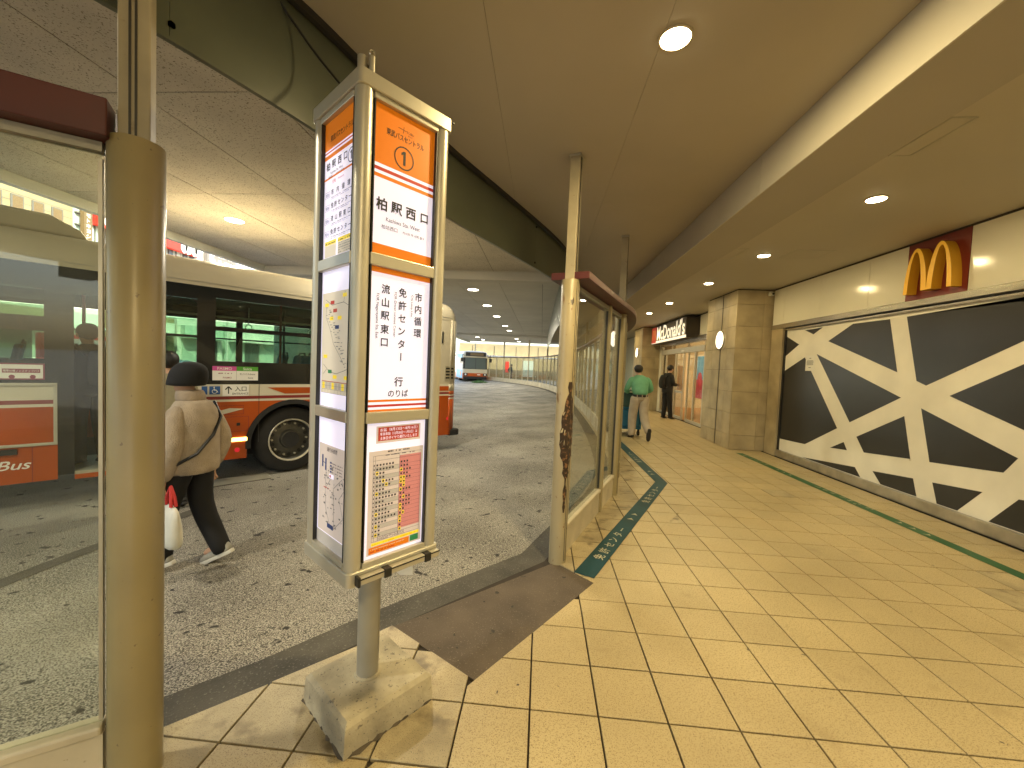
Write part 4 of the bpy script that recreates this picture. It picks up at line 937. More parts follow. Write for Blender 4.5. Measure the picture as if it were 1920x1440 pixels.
# --- left-hand face, middle: route map sheet
fc, o, Hh = panel('L', 1); b = MB()
fc.rect(b, .012, .262, Hh * .10, Hh * .84, .0008, PI['pr_paper'])
for P in ([(.05, .42), (.045, .36), (.085, .31), (.12, .25), (.17, .21), (.215, .17)], [(.04, .43), (.1, .405), (.2, .41), (.255, .39)], [(.03, .17), (.09, .14), (.15, .135), (.22, .15), (.255, .16)], [(.03, .13), (.06, .15)], [(.2, .41), (.21, .45)]): fc.line(b, P, .0016, .0013, PI['pr_line'])
rr = random.Random(9)
for k in range(46):
    t_ = k / 45; x = .05 + .165 * t_ + rr.uniform(-.03, .03); y = .40 - .23 * t_ + rr.uniform(-.018, .018); fc.rect(b, x, x + rr.uniform(.01, .022), y, y + .0022, .0015, PI['pr_grey'])
for x, y, m in ((.035, .40, 'pr_yellow'), (.085, .408, 'pr_red'), (.11, .375, 'pr_notice'), (.08, .345, 'pr_yellow'), (.15, .345, 'pr_yellow'), (.13, .31, 'pr_blue'), (.19, .43, 'pr_yellow'), (.03, .195, 'pr_yellow'), (.075, .135, 'pr_green'), (.12, .115, 'pr_yellow'), (.215, .115, 'pr_yellow')): fc.rect(b, x, x + .034, y, y + .014, .0014, PI[m])
fc.line(b, [(.02, .102), (.25, .102)], .002, .0014, PI['pr_red'])
for y in (.10, .085, .07, .055): fc.line(b, [(.02, y), (.25, y)], .0008, .0014, PI['pr_line'])
for k in range(8): x = .022 + .0285 * k; fc.line(b, [(x, .055), (x, .10)], .0008, .0015, PI['pr_line']); fc.rect(b, x + .003, x + .024, .072, .098, .0012, PI['pr_stripe' if k % 3 else 'pr_yellow'])
b.build('lettering', PR, o)
# --- left-hand face, bottom: line diagram
fc, o, Hh = panel('L', 2); b = MB()
fc.rect(b, .012, .262, .055, Hh * .79, .0008, PI['pr_paper2'])
fc.text(b, '運行系統図', .13, Hh * .755, .019, .0016, PI['pr_line'], .006)
for P in ([(.08, .33), (.075, .23), (.085, .15), (.12, .10)], [(.12, .10), (.16, .09), (.15, .25), (.22, .30), (.24, .26), (.20, .22), (.235, .15), (.16, .09)], [(.075, .235), (.12, .28), (.09, .29)]): fc.line(b, P, .0022, .0013, PI['pr_grey'])
fc.line(b, [(.06, .24), (.11, .24)], .003, .0014, PI['pr_red']); fc.rect(b, .1, .155, .082, .1, .0016, PI['pr_blue']); fc.rect(b, .04, .052, .32, .37, .0016, PI['pr_blue']); fc.rect(b, .07, .082, .31, .36, .0016, PI['pr_blue']); fc.line(b, [(.04, .345), (.08, .335)], .003, .0016, PI['pr_blue'])
rr = random.Random(21)
for k in range(60): x, y = rr.uniform(.05, .245), rr.uniform(.09, .33); fc.rect(b, x, x + rr.uniform(.004, .013), y, y + rr.uniform(.003, .007), .0015, PI['pr_grey'])
for k in range(4): fc.rect(b, .115, .13, .345 - .012 * k, .352 - .012 * k, .0016, PI['pr_blue']); blur_row(fc, b, .135, .346 - .012 * k, .09, .004, .0016, PI['pr_line'], 130 + k)
fc.rect(b, .11, .15, .285, .303, .0015, PI['pr_white']); fc.disc(b, .119, .294, .006, .0017, PI['pr_red']); fc.rect(b, 0.001, Wp - .001, .001, .052, .0008, PI['pr_stripe'])
b.build('lettering', PR, o)
for f_ in 'BX':
    for r_ in range(3):
        fc, o, Hh = panel(f_, r_); b = MB(); bands(fc, b, Hh, [(0, .12, 'pr_orange'), (.15, .17, 'pr_red')]); b.build('lettering', PR, o)
# clamp rail, clips and hanging flyer under the right-hand face; sensor and ring bolt on top
MB().box(-.165, .19, -.232, -.208, .674, .702).build('clamp_rail', 'alu', sg, bevel=.004); MB().box(-.166, .191, -.2335, -.2325, .694, .699).build('rail_slot', 'black', sg)
for x in (-.07, .115): MB().box(x, x + .03, -.238, -.206, .67, .705).build('clip', 'black', sg, bevel=.003)
MB().box(-.175, -.166, -.234, -.206, .67, .706).build('rail_end', 'black', sg)
b = MB(); b.slab([(.02, .02, .662), (.135, -.12, .662), (.135, -.12, .565), (.10, -.075, .56)], (.0008, .0006, 0)); b.build('flyer', 'paper', sg)
MB().tube([(-.12, -.125, ZT0), (-.12, -.125, ZT0 + .105)], .011, 14).build('rod', 'alu_dull', sg, smooth=True)
nn = 20
b = MB(); b.tube([(-.12 + .011 * math.cos(2 * pi * k / nn), -.125, ZT0 + .117 + .011 * math.sin(2 * pi * k / nn)) for k in range(nn + 1)], .0035, 8); b.build('ring_bolt', 'steel', sg, smooth=True)
MB().tube([(-.148, -.105, ZT0 + .052), (-.148, -.105, ZT0 + .100)], .017, 16).build('sensor_head', 'alu_dull', sg, smooth=True)
MB().tube([(-.148, -.105, ZT0 + .042), (-.148, -.105, ZT0 + .054)], .014, 14).box(-.156, -.14, -.113, -.098, ZT0, ZT0 + .042).obox((-.134, -.115, ZT0 + .03), (.02, -.014, 0), (.006, .009, 0), (0, 0, .009)).build('sensor_mount', 'black', sg)
MB().box(.204, .213, -.2, -.192, ZT0 - .012, ZT0 - .006).build('screw', 'black', sg)
cb = thing('cable', 'thin black cable drooping from the ceiling edge to the sign top', 'cable', (-.85, 1.7, 2.6))
P = smooth_path([(-1.235, 1.72), (-1.13, 1.80), (-.98, 1.82), (-.8, 1.70)], 8); zz = [3.085 - .02 * (k / (len(P) - 1)) - .50 * (k / (len(P) - 1)) ** 1.1 for k in range(len(P))]
MB().tube([(p.x, p.y, z) for p, z in zip(P, zz)], .0055, 8).build('cord', 'black', cb, world=True, smooth=True)
# ================================================================== NEAR BUS
BU = (-3.577, 5.635, -.20); BA = math.atan2(-.77162458, -.63607822)
bus = thing('city_bus', 'orange and cream city bus with a black window band, rear end towards the sign', 'bus', BU, BA)
U0, U1, WD = -3.05, 7.4, 2.45
def bus_outline(ins, r, n=5, u0=U0, u1=U1, wd=WD):
    P = []; r = max(.01, r - ins * .3)
    for cx, cy, a0 in ((u0 + r + ins, -r - ins, pi / 2), (u0 + r + ins, -wd + r + ins, pi), (u1 - r - ins, -wd + r + ins, 1.5 * pi), (u1 - r - ins, -r - ins, 0)):
        for k in range(n + 1): a = a0 + pi / 2 * k / n; P.append((cx + r * math.cos(a), cy + r * math.sin(a)))
    return P           # starts at the rear end of the near side, runs round the back, ends at the front end of the near side
OP = bus_outline(0, .24)
def shell(z0, z1, m, name, ins=0, part=None):
    P = OP if part is None else OP[part[0]:part[1]]; b = MB()
    for (x0, y0), (x1, y1) in zip(P, P[1:]): b.quad((x0, y0, z0), (x1, y1, z0), (x1, y1, z1), (x0, y0, z1))
    return b.build(name, m, bus, smooth=True, solid=.02)
NB = len(OP)
for z0, z1, m in ((.30, 1.0, 'bus_orange'), (1.0, 1.03, 'bus_white'), (1.03, 1.065, 'bus_redline'), (1.065, 1.09, 'bus_white'), (1.09, 1.16, 'bus_orange'), (1.16, 1.30, 'bus_cream')): shell(z0, z1, m, 'body_panel')
shell(1.30, 2.53, 'bus_cream', 'rear_panel', part=(0, 7)); shell(1.30, 2.53, 'bus_cream', 'rear_panel', part=(6, 12)); shell(1.3, 2.53, 'bus_black', 'front_panel', part=(13, NB))
# roof: stacked outlines rounding in
b = MB(); b.loft([[(x, y, z) for x, y in bus_outline(i, .26)] for i, z in ((-.004, 2.53), (0, 2.60), (.018, 2.68), (.055, 2.76), (.12, 2.83), (.22, 2.88), (.42, 2.92), (.8, 2.95))]); b.build('roof', 'bus_cream', bus, smooth=True, angle=60)
MB().box(-2.8, 7.2, -.006, .006, 2.575, 2.583).build('rain_gutter', 'alu_dull', bus)
b = MB(); b.loft([[(u, y, z) for u, y, z in ((2.05, -.35, 2.90), (2.12, -.30, 2.99), (2.35, -.27, 3.10), (5.6, -.27, 3.12), (5.9, -.35, 2.92))], [(u, y, z) for u, y, z in ((2.05, -2.1, 2.90), (2.12, -2.15, 2.99), (2.35, -2.18, 3.10), (5.6, -2.18, 3.12), (5.9, -2.1, 2.92))]]); b.build('roof_unit', 'bus_cream', bus, bevel=.03); MB().box(2.75, 2.756, -.2695, -.26, 2.92, 3.09).build('roof_unit_seam', 'dark_trim', bus)
# near side, below the windows
arch = [(.58 * math.cos(a), .48 + .58 * math.sin(a)) for a in [pi * k / 18 for k in range(19)]]
arch = [(u, w_) for u, w_ in arch if w_ >= .3]
b = MB(); segs = [(-2.81, .30)] + [(-.58, .3)] + arch[::-1] + [(.58, .3), (1.44, .30)]
for (u0, w0), (u1, w1) in zip(segs, segs[1:]):
    if abs(u1 - u0) > 1e-4: b.slab([(u0, 0, w0), (u1, 0, w1), (u1, 0, 1.07), (u0, 0, 1.07)], (0, -.025, 0))
b.build('side_skirt', 'bus_orange', bus)
for z0, z1, m in ((1.07, 1.10, 'bus_white'), (1.10, 1.142, 'bus_redline'), (1.142, 1.30, 'bus_white')): MB().box(-2.81, 1.44, -.025, .0, z0 + .0002, z1).build('side_stripe', m, bus)
MB().slab([(-2.8, .0025, 1.165), (.12, .0025, 1.165), (.34, .0025, 1.255), (-2.8, .0025, 1.255)], (0, -.002, 0)).build('orange_flash', 'bus_orange', bus)
MB().slab([(.62, .0025, .97), (.78, .0025, .985), (.98, .0025, .93), (1.02, .0025, .86)][::-1], (0, -.002, 0)).build('white_slash', 'bus_white', bus)
b = MB(); n = 20
for k in range(n):
    a0, a1 = pi * k / n - .1, pi * (k + 1) / n - .1
    q = lambda r, a, y: (r * math.cos(a), y, .48 + r * math.sin(a))
    b.add([q(.60, a0, .012), q(.60, a1, .012), q(.535, a1, .012), q(.535, a0, .012), q(.60, a0, -.3), q(.60, a1, -.3), q(.535, a1, -.3), q(.535, a0, -.3)], [(0, 1, 2, 3), (0, 4, 5, 1), (3, 2, 6, 7), (4, 7, 6, 5)])
b.build('wheel_arch', 'rubber', bus, smooth=True)
MB().box(-.6, .6, -.62, -.31, .28, 1.1).box(-2.8, 7.2, -2.3, -.36, .28, .34).build('underbody', 'rubber', bus)
for u0, u1, w0, w1 in ((.56, .92, .67, .87), (.62, .9, .90, 1.02), (-1.9, -1.0, .45, .95), (-2.6, -2.0, .45, .95)):
    b = MB()
    for q in ((u0, u1, w0, w0 + .006), (u0, u1, w1 - .006, w1), (u0, u0 + .006, w0, w1), (u1 - .006, u1, w0, w1)): b.box(q[0], q[1], -.002, .0015, q[2], q[3])
    b.build('hatch_outline', 'bus_redline', bus)
MB().box(.66, .70, -.01, .003, .745, .785).build('hatch_lock', 'black', bus); MB().box(.44, .446, -.003, .0015, .5, 1.3).build('panel_seam', 'dark_trim', bus)
MB().box(.58, .76, -.01, .018, .535, .585).build('marker_lamp', 'amber', bus, bevel=.006); MB().box(.62, .72, .0182, .022, .552, .568).build('marker_led', 'led', bus)
MB().tube([(.69, 0, .42), (.69, .008, .42)], .03, 16).build('reflector', 'lamp_red', bus)
def wheel(par, u, y0, w_, r=.48, wid=.28, sg_=1, nuts=False):
    tt = bpy.data.objects.new('wheel', None); COL.objects.link(tt); tt.parent = par
    pr = [(.30, 0), (.40, .005), (.455, -.02), (.478, -.06), (.48, -wid + .05), (.46, -wid), (.3, -wid)]
    n = 40
    MB().loft([[(u + rr * r / .48 * math.cos(2 * pi * k / n), y0 + yy * sg_, w_ + rr * r / .48 * math.sin(2 * pi * k / n)) for k in range(n)] for rr, yy in pr], cap=False).build('tyre', 'rubber', tt, smooth=True, angle=50)
    MB().loft([[(u + rr * r / .48 * math.cos(2 * pi * k / n), y0 + yy * sg_, w_ + rr * r / .48 * math.sin(2 * pi * k / n)) for k in range(n)] for rr, yy in ((.312, .006), (.305, .012), (.292, .006), (.287, -.02))], cap=False).build('rim_edge', 'alu', tt, smooth=True, angle=35)
    MB().loft([[(u + rr * r / .48 * math.cos(2 * pi * k / n), y0 + yy * sg_, w_ + rr * r / .48 * math.sin(2 * pi * k / n)) for k in range(n)] for rr, yy in ((.287, -.02), (.283, -.06), (.262, -.13), (.20, -.115), (.14, -.10), (.125, -.05), (.11, -.045))], cap=False).build('rim', 'rim_dark', tt, smooth=True, angle=35)
    for k in range(10 if nuts else 0): a = 2 * pi * k / 10; x, z = u + .235 * r / .48 * math.cos(a), w_ + .235 * r / .48 * math.sin(a); MB().tube([(x, y0 - .115 * sg_, z), (x, y0 - .085 * sg_, z)], .016, 8).build('wheel_nut', 'alu_dull', tt)
    b = MB()
    for k in range(10): a = 2 * pi * (k + .5) / 10; x, z = u + .232 * r / .48 * math.cos(a), w_ + .232 * r / .48 * math.sin(a); b.tube([(x, y0 - .1138 * sg_, z), (x, y0 - .1128 * sg_, z)], .026, 12)
    b.build('hand_holes', 'black', tt)
    MB().tube([(u, y0 - .06 * sg_, w_), (u, y0 - .03 * sg_, w_)], .115 * r / .48, 24).build('hub', 'rubber', tt, smooth=True)
    return tt
wheel(bus, 0, -.05, .48, nuts=True); wheel(bus, 5.3, -.05, .48); wheel(bus, 0, -2.40, .48, sg_=-1)
# near side, window band
def wband(u0, u1, w0, w1, m='bus_black'): MB().box(u0, u1, -.03, .0, w0, w1).build('window_band', m, bus)
def opening(u0, u1, w0, w1, bar=None):
    MB().box(u0 + .002, u1 - .002, -.018, -.012, w0 + .002, w1 - .002).build('window_pane', 'bus_glass', bus)
    if bar: MB().box(u0, u1, -.028, -.004, bar[0], bar[1]).build('window_bar', 'bus_black', bus)
wins = [(-2.35, -.80, 1.60, 2.40, (1.99, 2.05)), (-.66, .94, 1.60, 2.40, (1.99, 2.045)), (1.13, 1.43, 1.46, 2.36, (1.89, 1.915)), (2.38, 3.9, 1.55, 2.28, (1.85, 2.0)), (4.05, 5.6, 1.5, 2.3, None)]
prev = -2.5
for u0, u1, w0, w1, br in wins:
    if u0 < 2: wband(prev, u0, 1.30, 2.53)
    elif u0 < 3: wband(2.17, u0, 1.30, 2.53)
    else: wband(prev, u0, 1.30, 2.53)
    wband(u0, u1, 1.30, w0); wband(u0, u1, w1, 2.53); opening(u0, u1, w0, w1, br); prev = u1
wband(prev, 7.18, 1.30, 2.53); wband(-2.81, -2.5, 1.30, 2.53, 'bus_cream'); wband(1.43, 1.47, .36, 2.53); wband(1.47, 2.17, 2.26, 2.53)
for u0, u1 in ((1.132, 1.19), (1.37, 1.428)):     # rounded corners of the narrow window
    MB().slab([(u0, -.004, 2.358), (u1, -.004, 2.358), (u1, -.004, 2.30) if u1 > 1.3 else (u0, -.004, 2.30)], (0, -.006, 0)).build('corner_mask', 'bus_black', bus)
# open middle door, front body
MB().box(2.17, 2.29, -.05, .0, .34, 1.30).build('door_post', 'bus_black', bus); MB().box(1.47, 2.17, -.9, -.01, .33, .362).build('door_step', 'alu_dull', bus); MB().box(1.47, 2.17, -.03, .0, .28, .33).build('step_edge', 'bus_orange', bus)
for z0, z1, m in ((.30, 1.07, 'bus_orange'), (1.07, 1.10, 'bus_white'), (1.10, 1.142, 'bus_redline'), (1.142, 1.30, 'bus_white')): MB().box(2.29, 7.18, -.025, .0, z0 + .0002, z1).build('side_stripe', m, bus)
fr = MB()
for q in ((2.29, 3.9, 1.29, 1.318), (2.29, 3.9, .672, .70), (2.29, 2.318, .70, 1.29), (3.872, 3.9, .70, 1.29)): fr.box(q[0], q[1], .0005, .02, q[2], q[3])
fr.build('ad_frame', 'alu', bus, bevel=.003); MB().box(2.56, 3.2, .001, .026, .60, .655).build('grip', 'black', bus); MB().box(2.46, 2.466, -.003, .0015, .3, .67).build('panel_seam', 'bus_redline', bus)
# stickers and writing on the side
def sticker(name, u1, u0, w0, w1, m, words):
    b = MB(); fc = Face((u1, .0026, w0), (-1, 0, 0), (0, 0, 1)); fc.rect(b, 0, u1 - u0, 0, w1 - w0, 0); o = b.build(name, m, bus); return fc, o
fc, o = sticker('card_sticker', .97, .71, 1.352, 1.535, 'stk_white', 0); b = MB(); fc.rect(b, 0, .26, .125, .183, .0006); b.build('colour_head', 'stk_pink', o); b = MB(); fc.text(b, 'PASMO', .13, .154, .05, .0012, 0, .01); b.build('lettering', 'stk_white', o); b = MB(); blur_row(fc, b, .05, .085, .16, .014, .0008, 0, 1); fc.text(b, 'PASMO', .16, .035, .03, .0008, 0, .006); b.build('small_print', 'stk_maroon', o)
fc, o = sticker('card_sticker', .708, .46, 1.352, 1.535, 'stk_white', 0); b = MB(); fc.rect(b, 0, .248, .125, .183, .0006); b.build('colour_head', 'stk_green', o); b = MB(); fc.text(b, 'Suica', .124, .154, .05, .0012, 0, .01); b.build('lettering', 'stk_white', o); b = MB(); fc.text(b, 'モバイルSuica', .124, .085, .03, .0008, 0, .006); fc.text(b, 'Suica', .16, .035, .03, .0008, 0, .006); b.build('small_print', 'pr_black', o)
fc, o = sticker('entrance_sticker', .86, .565, 1.145, 1.295, 'stk_white', 0); b = MB(); fc.text(b, '入口', .20, .095, .072, .0008, 0, .006); fc.text(b, 'ENTRANCE', .20, .03, .036, .0008, 0, .003); fc.line(b, [(.065, .03), (.065, .12)], .012, .0008); fc.line(b, [(.03, .085), (.065, .125), (.10, .085)], .014, .001); b.build('lettering', 'pr_black', o)
fc, o = sticker('wheelchair_sticker', 1.0, .885, 1.17, 1.275, 'stk_blue', 0); b = MB(); fc.ring(b, .055, .038, .022, .028, .0008); fc.disc(b, .05, .092, .008, .0008); fc.line(b, [(.05, .082), (.052, .052), (.078, .05), (.09, .025)], .007, .0009); b.build('pictogram', 'stk_white', o)
fc, o = sticker('round_sticker', 1.08, 1.02, 1.17, 1.275, 'stk_blue', 0)
fc, o = sticker('bus_pictogram', 2.68, 2.375, 1.352, 1.515, 'stk_maroon', 0); b = MB(); fc.rect(b, .012, .293, .012, .151, .0005); b.build('inner_field', 'stk_white', o); b = MB(); fc.rect(b, .03, .275, .068, .108, .0009); fc.disc(b, .09, .028, .02, .0009); fc.disc(b, .225, .028, .02, .0009); b.build('mark', 'stk_maroon', o); b = MB(); fc.text(b, '標準仕様ノンステップバス', .152, .088, .026, .0014, 0, .004, wfix=.235); b.build('lettering', 'stk_white', o)
fcn = Face((2.95, .0026, .44), (-1, 0, 0), (0, 0, 1)); b = MB(); fcn.text(b, 'Bus', .375, .05, .13, 0, 0, .008, wfix=.21)
b.v = [(x - (z - .49) * .35, y, z) for x, y, z in b.v]; b.build('lettering', 'stk_white', bus)
# rear corner details
for k in range(4): MB().box(-2.90, -2.72, -.004, .005, 1.40 + .06 * k, 1.435 + .06 * k).build('vent_slot', 'black', bus)
b = MB()
for q in ((-2.94, -2.69, 1.375, 1.385), (-2.94, -2.69, 1.64, 1.65), (-2.94, -2.93, 1.385, 1.64), (-2.70, -2.69, 1.385, 1.64)): b.box(q[0], q[1], -.002, .008, q[2], q[3])
b.build('vent_frame', 'alu_dull', bus)
MB().box(-3.10, -2.85, -2.40, .005, .27, .40).build('rear_bumper', 'rubber', bus, bevel=.03); MB().box(-2.63, -2.60, -.002, .012, 2.08, 2.30).build('rear_grip', 'black', bus, bevel=.004)
MB().tube([(-2.80, 0, .62), (-2.80, .006, .62)], .03, 14).build('reflector', 'lamp_red', bus)
MB().box(-3.06, -3.045, -2.2, -.25, 1.5, 2.3).build('rear_window', 'bus_black', bus)
# inside and far side
MB().box(-2.9, 7.1, -2.38, -.40, .345, .36).build('cabin_floor', 'bus_interior', bus); MB().box(-2.9, 7.1, -2.38, -.04, 2.48, 2.5).build('cabin_ceiling', 'bus_interior', bus)
MB().box(-2.81, 7.2, -2.45, -2.42, 1.30, 1.52).box(-2.81, 7.2, -2.45, -2.42, 2.28, 2.53).build('far_band', 'bus_black', bus)
for u in (-2.81, -1.3, .1, 1.5, 2.9, 4.3, 5.7, 7.1): MB().box(u, u + .1, -2.45, -2.42, 1.52, 2.28).build('far_pillar', 'bus_black', bus)
for u in (-2.71, -1.2, .2, 1.6, 3.0, 4.4, 5.8): MB().box(u, u + 1.3, -2.44, -2.434, 1.53, 2.27).build('far_pane', 'bus_glass', bus); MB().box(u, u + 1.3, -2.444, -2.43, 1.95, 1.975).build('far_bar', 'bus_black', bus)
MB().box(-2.9, -2.5, -2.38, -.04, .36, 2.0).build('engine_box', 'bus_interior', bus)
for u, y in ((-.35, -.6), (-.35, -1.05), (-1.15, -.6), (-1.15, -1.05), (-.35, -1.9), (2.75, -1.9), (3.4, -1.9)):
    s_ = MB(); s_.box(u, u + .42, y - .2, y + .2, .78, .90); st = s_.build('seat_cushion', 'seat_blue', bus, bevel=.03)
    MB().obox((u - .01, y, 1.32), (.04, 0, .0), (0, .2, 0), (-.07, 0, .40)).build('seat_back', 'seat_blue', bus, bevel=.03); MB().box(u + .1, u + .3, y - .15, y + .15, .36, .78).build('seat_leg', 'bus_interior', bus)
    MB().tube([(u - .1, y - .2, 1.66), (u - .11, y - .1, 1.76), (u - .11, y + .1, 1.76), (u - .1, y + .2, 1.66)], .014, 8).build('seat_grip', 'black', bus)
for u, y, m in ((.10, -.30, 'rail_red'), (-.55, -.30, 'rail_red'), (-.25, -1.3, 'black'), (1.6, -1.0, 'rail_red'), (2.1, -.5, 'rail_red')): MB().tube([(u, y, .36), (u, y, 2.48)], .016, 8).build('grab_pole', m, bus)
MB().tube([(-2.4, -.35, 2.2), (1.4, -.35, 2.2)], .014, 8).build('grab_rail', 'alu_dull', bus)
for k in range(3): MB().tube([(.2 - .5 * k, -1.6, 2.48), (.2 - .5 * k, -1.6, 2.2)], .006, 6).tube([(.2 - .5 * k + .05 * math.cos(a), -1.6, 2.15 + .05 * math.sin(a)) for a in [2 * pi * q / 12 for q in range(13)]], .007, 6).build('strap_handle', 'stk_white', bus)

# ================================================================== FAR BUS
b2 = thing('city_bus', 'far bus facing us with blue advert panels on its side and an orange front', 'bus', (-6.35, 38.6, -.20), math.atan2(-.925, .38))
L2, W2 = 9.5, 2.4         # local +X forward, front face at x=0
def o2(ins, r=.2, x1=0, x0=-L2): return [(x, y) for x, y in bus_outline(ins, r, 4, x0, x1, W2)]
def sh2(z0, z1, m, name, ins=0): MB().loft([[(x, y + W2 / 2, z) for x, y in o2(ins)] for z in (z0, z1)], cap=False).build(name, m, b2, smooth=True)
sh2(.3, .86, 'bus_orange', 'lower_body'); sh2(.86, 1.25, 'bus_cream', 'waist_panel'); sh2(1.25, 2.35, 'bus_black', 'window_band'); sh2(2.35, 2.6, 'bus_cream', 'upper_panel')
MB().loft([[(x, y + W2 / 2, z) for x, y in o2(i)] for i, z in ((0, 2.6), (.03, 2.75), (.1, 2.88), (.3, 2.96), (.6, 3.0))]).build('roof', 'bus_cream', b2, smooth=True, angle=60)
MB().box(.005, .02, -1.02, 1.02, 1.28, 2.32).build('windscreen', 'win_dark', b2); MB().box(.021, .03, -.02, .02, 1.3, 2.3).build('screen_divider', 'black', b2)
MB().box(.0, .05, -1.0, 1.0, 2.48, 2.86).build('destination_box', 'black', b2, bevel=.02); MB().box(.051, .055, -.55, .75, 2.55, 2.79).build('destination_display', 'win_tan', b2)
MB().box(-.1, .06, -1.15, 1.15, .28, .55).build('bumper', 'rubber', b2, bevel=.04)
for s in (-1, 1): MB().box(.0, .03, s * .95 - .2, s * .95 + .2, .6, .85).build('headlamp_housing', 'black', b2); MB().tube([(.03, s * .95, .73), (.045, s * .95, .73)], .085, 16).build('headlamp', 'headlamp', b2); MB().tube([(.0, s * 1.1, 2.55), (.3, s * 1.35, 2.6), (.32, s * 1.38, 2.3)], .025, 8).box(.26, .36, s * 1.38 - .12, s * 1.38 + .12, 1.95, 2.3).build('mirror', 'black', b2)
MB().box(.021, .03, .2, .5, .68, .76).build('number_plate', 'stk_white', b2)
for x0, x1, z0, z1, m in ((-3.2, -.3, 2.3, 2.7, 'ad_blue'), (-2.6, -.3, 1.15, 1.75, 'ad_pale'), (-3.4, -.3, .35, 1.14, 'ad_blue')): MB().box(x0, x1, -W2 / 2 - .012, -W2 / 2 - .002, z0, z1).build('advert_panel', m, b2)
MB().tube([(-1.1, -W2 / 2 - .013, .8), (-1.1, -W2 / 2 - .018, .8)], .24, 20).build('advert_figure', 'ad_orange', b2)
wheel(b2, -2.2, -W2 / 2 + .02, .46, .46, .28, -1); wheel(b2, -7, -W2 / 2 + .02, .46, .46, .28, -1); wheel(b2, -2.2, W2 / 2 - .02, .46, .46, .28, 1)

# ================================================================== PARKED CAR
car = thing('car', 'pale blue hatchback with red tail lamps seen through the bus windows', 'car', (-12.6, 13.4, -.32), R(28))
P = [(-1.95, .45), (-1.98, .75), (-1.9, 1.05), (-1.55, 1.45), (-.7, 1.56), (.3, 1.52), (1.0, 1.08), (1.85, .92), (1.98, .6), (1.95, .3), (-1.95, .3)]
b = MB(); n = len(P)
rings = []
for y, s in ((-.84, .86), (-.80, .96), (-.6, 1.0), (.6, 1.0), (.80, .96), (.84, .86)):
    rings.append([(x * (.5 + .5 * s) if z < 1.1 else x * s, y if z < 1.1 else y * .86, .3 + (z - .3) * (.6 + .4 * s)) for x, z in P])
b.loft(rings); b.build('body', 'car_paint', car, smooth=True, bevel=.02, angle=30)
for s in (-1, 1):
    MB().slab([(-1.45, s * .71, 1.38), (.2, s * .71, 1.44), (.85, s * .81, 1.08), (-1.7, s * .81, 1.08)], (0, s * .02, 0)).build('side_window', 'win_dark', car)
    MB().obox((-1.83, s * .66, 1.02), (.06, 0, .04), (0, .13, 0), (-.05, 0, .16)).build('tail_lamp', 'lamp_red', car, bevel=.015)
    wheel(car, -1.25, s * .84, .31, .31, .2, s); wheel(car, 1.25, s * .84, .31, .31, .2, s)
MB().slab([(-1.93, -.62, 1.08), (-1.93, .62, 1.08), (-1.63, .56, 1.42), (-1.63, -.56, 1.42)], (-.02, 0, .01)).build('rear_window', 'win_dark', car); MB().box(-2.02, -1.9, -.75, .75, .35, .58).build('rear_bumper', 'car_paint', car, bevel=.04); MB().box(-2.03, -2.0, -.17, .17, .68, .8).build('number_plate', 'stk_white', car)
# ================================================================== PEOPLE
def skin_obj(name, J, E, root, m, parent, sub=1):
    """a continuous surface grown over a jointed skeleton"""
    names = list(J); me = bpy.data.meshes.new(name); me.from_pydata([J[k][0] for k in names], [(names.index(a), names.index(b)) for a, b in E], [])
    o = bpy.data.objects.new(name, me); COL.objects.link(o)
    bmx = bmesh.new(); bmx.from_mesh(me); ly = bmx.verts.layers.skin.verify(); bmx.verts.ensure_lookup_table()
    for i, k in enumerate(names):
        r = J[k][1]; bmx.verts[i][ly].radius = r if isinstance(r, tuple) else (r, r); bmx.verts[i][ly].use_root = (k == root)
    bmx.to_mesh(me); bmx.free()
    o.modifiers.new('skin', 'SKIN').use_smooth_shade = True
    s = o.modifiers.new('sub', 'SUBSURF'); s.levels = sub; s.render_levels = sub
    dg = bpy.context.evaluated_depsgraph_get(); m2 = bpy.data.meshes.new_from_object(o.evaluated_get(dg)); bpy.data.objects.remove(o)
    m2.materials.clear(); m2.materials.append(MT[m]); finish_smooth(m2, 0)
    return link(name, m2, parent)
def hand(J, E, side, wr, d, r=.009):
    """palm, four curled fingers of unequal length and a thumb"""
    w_ = Vector(wr); d = Vector(d).normalized(); x = d.cross(Vector((0, 1, 0))); x = x.normalized() if x.length > .1 else Vector((0, 1, 0)); nrm = d.cross(x)
    J[side + 'palm'] = (w_ + d * .055, .028); E.append((side + 'wrist', side + 'palm'))
    for k, (off, ln) in enumerate(((-.028, .058), (-.009, .068), (.010, .064), (.028, .05))):
        a, b_, c = w_ + d * .085 + x * off, w_ + d * (.085 + ln * .55) + x * off + nrm * .012, w_ + d * (.085 + ln * .8) + x * off + nrm * .032
        J[side + 'f%da' % k] = (a, r); J[side + 'f%db' % k] = (b_, r * .95); J[side + 'f%dc' % k] = (c, r * .8); E += [(side + 'palm', side + 'f%da' % k), (side + 'f%da' % k, side + 'f%db' % k), (side + 'f%db' % k, side + 'f%dc' % k)]
    J[side + 'ta'] = (w_ + d * .035 - x * .035 + nrm * .012, r * 1.1); J[side + 'tb'] = (w_ + d * .07 - x * .05 + nrm * .024, r); E += [(side + 'palm', side + 'ta'), (side + 'ta', side + 'tb')]
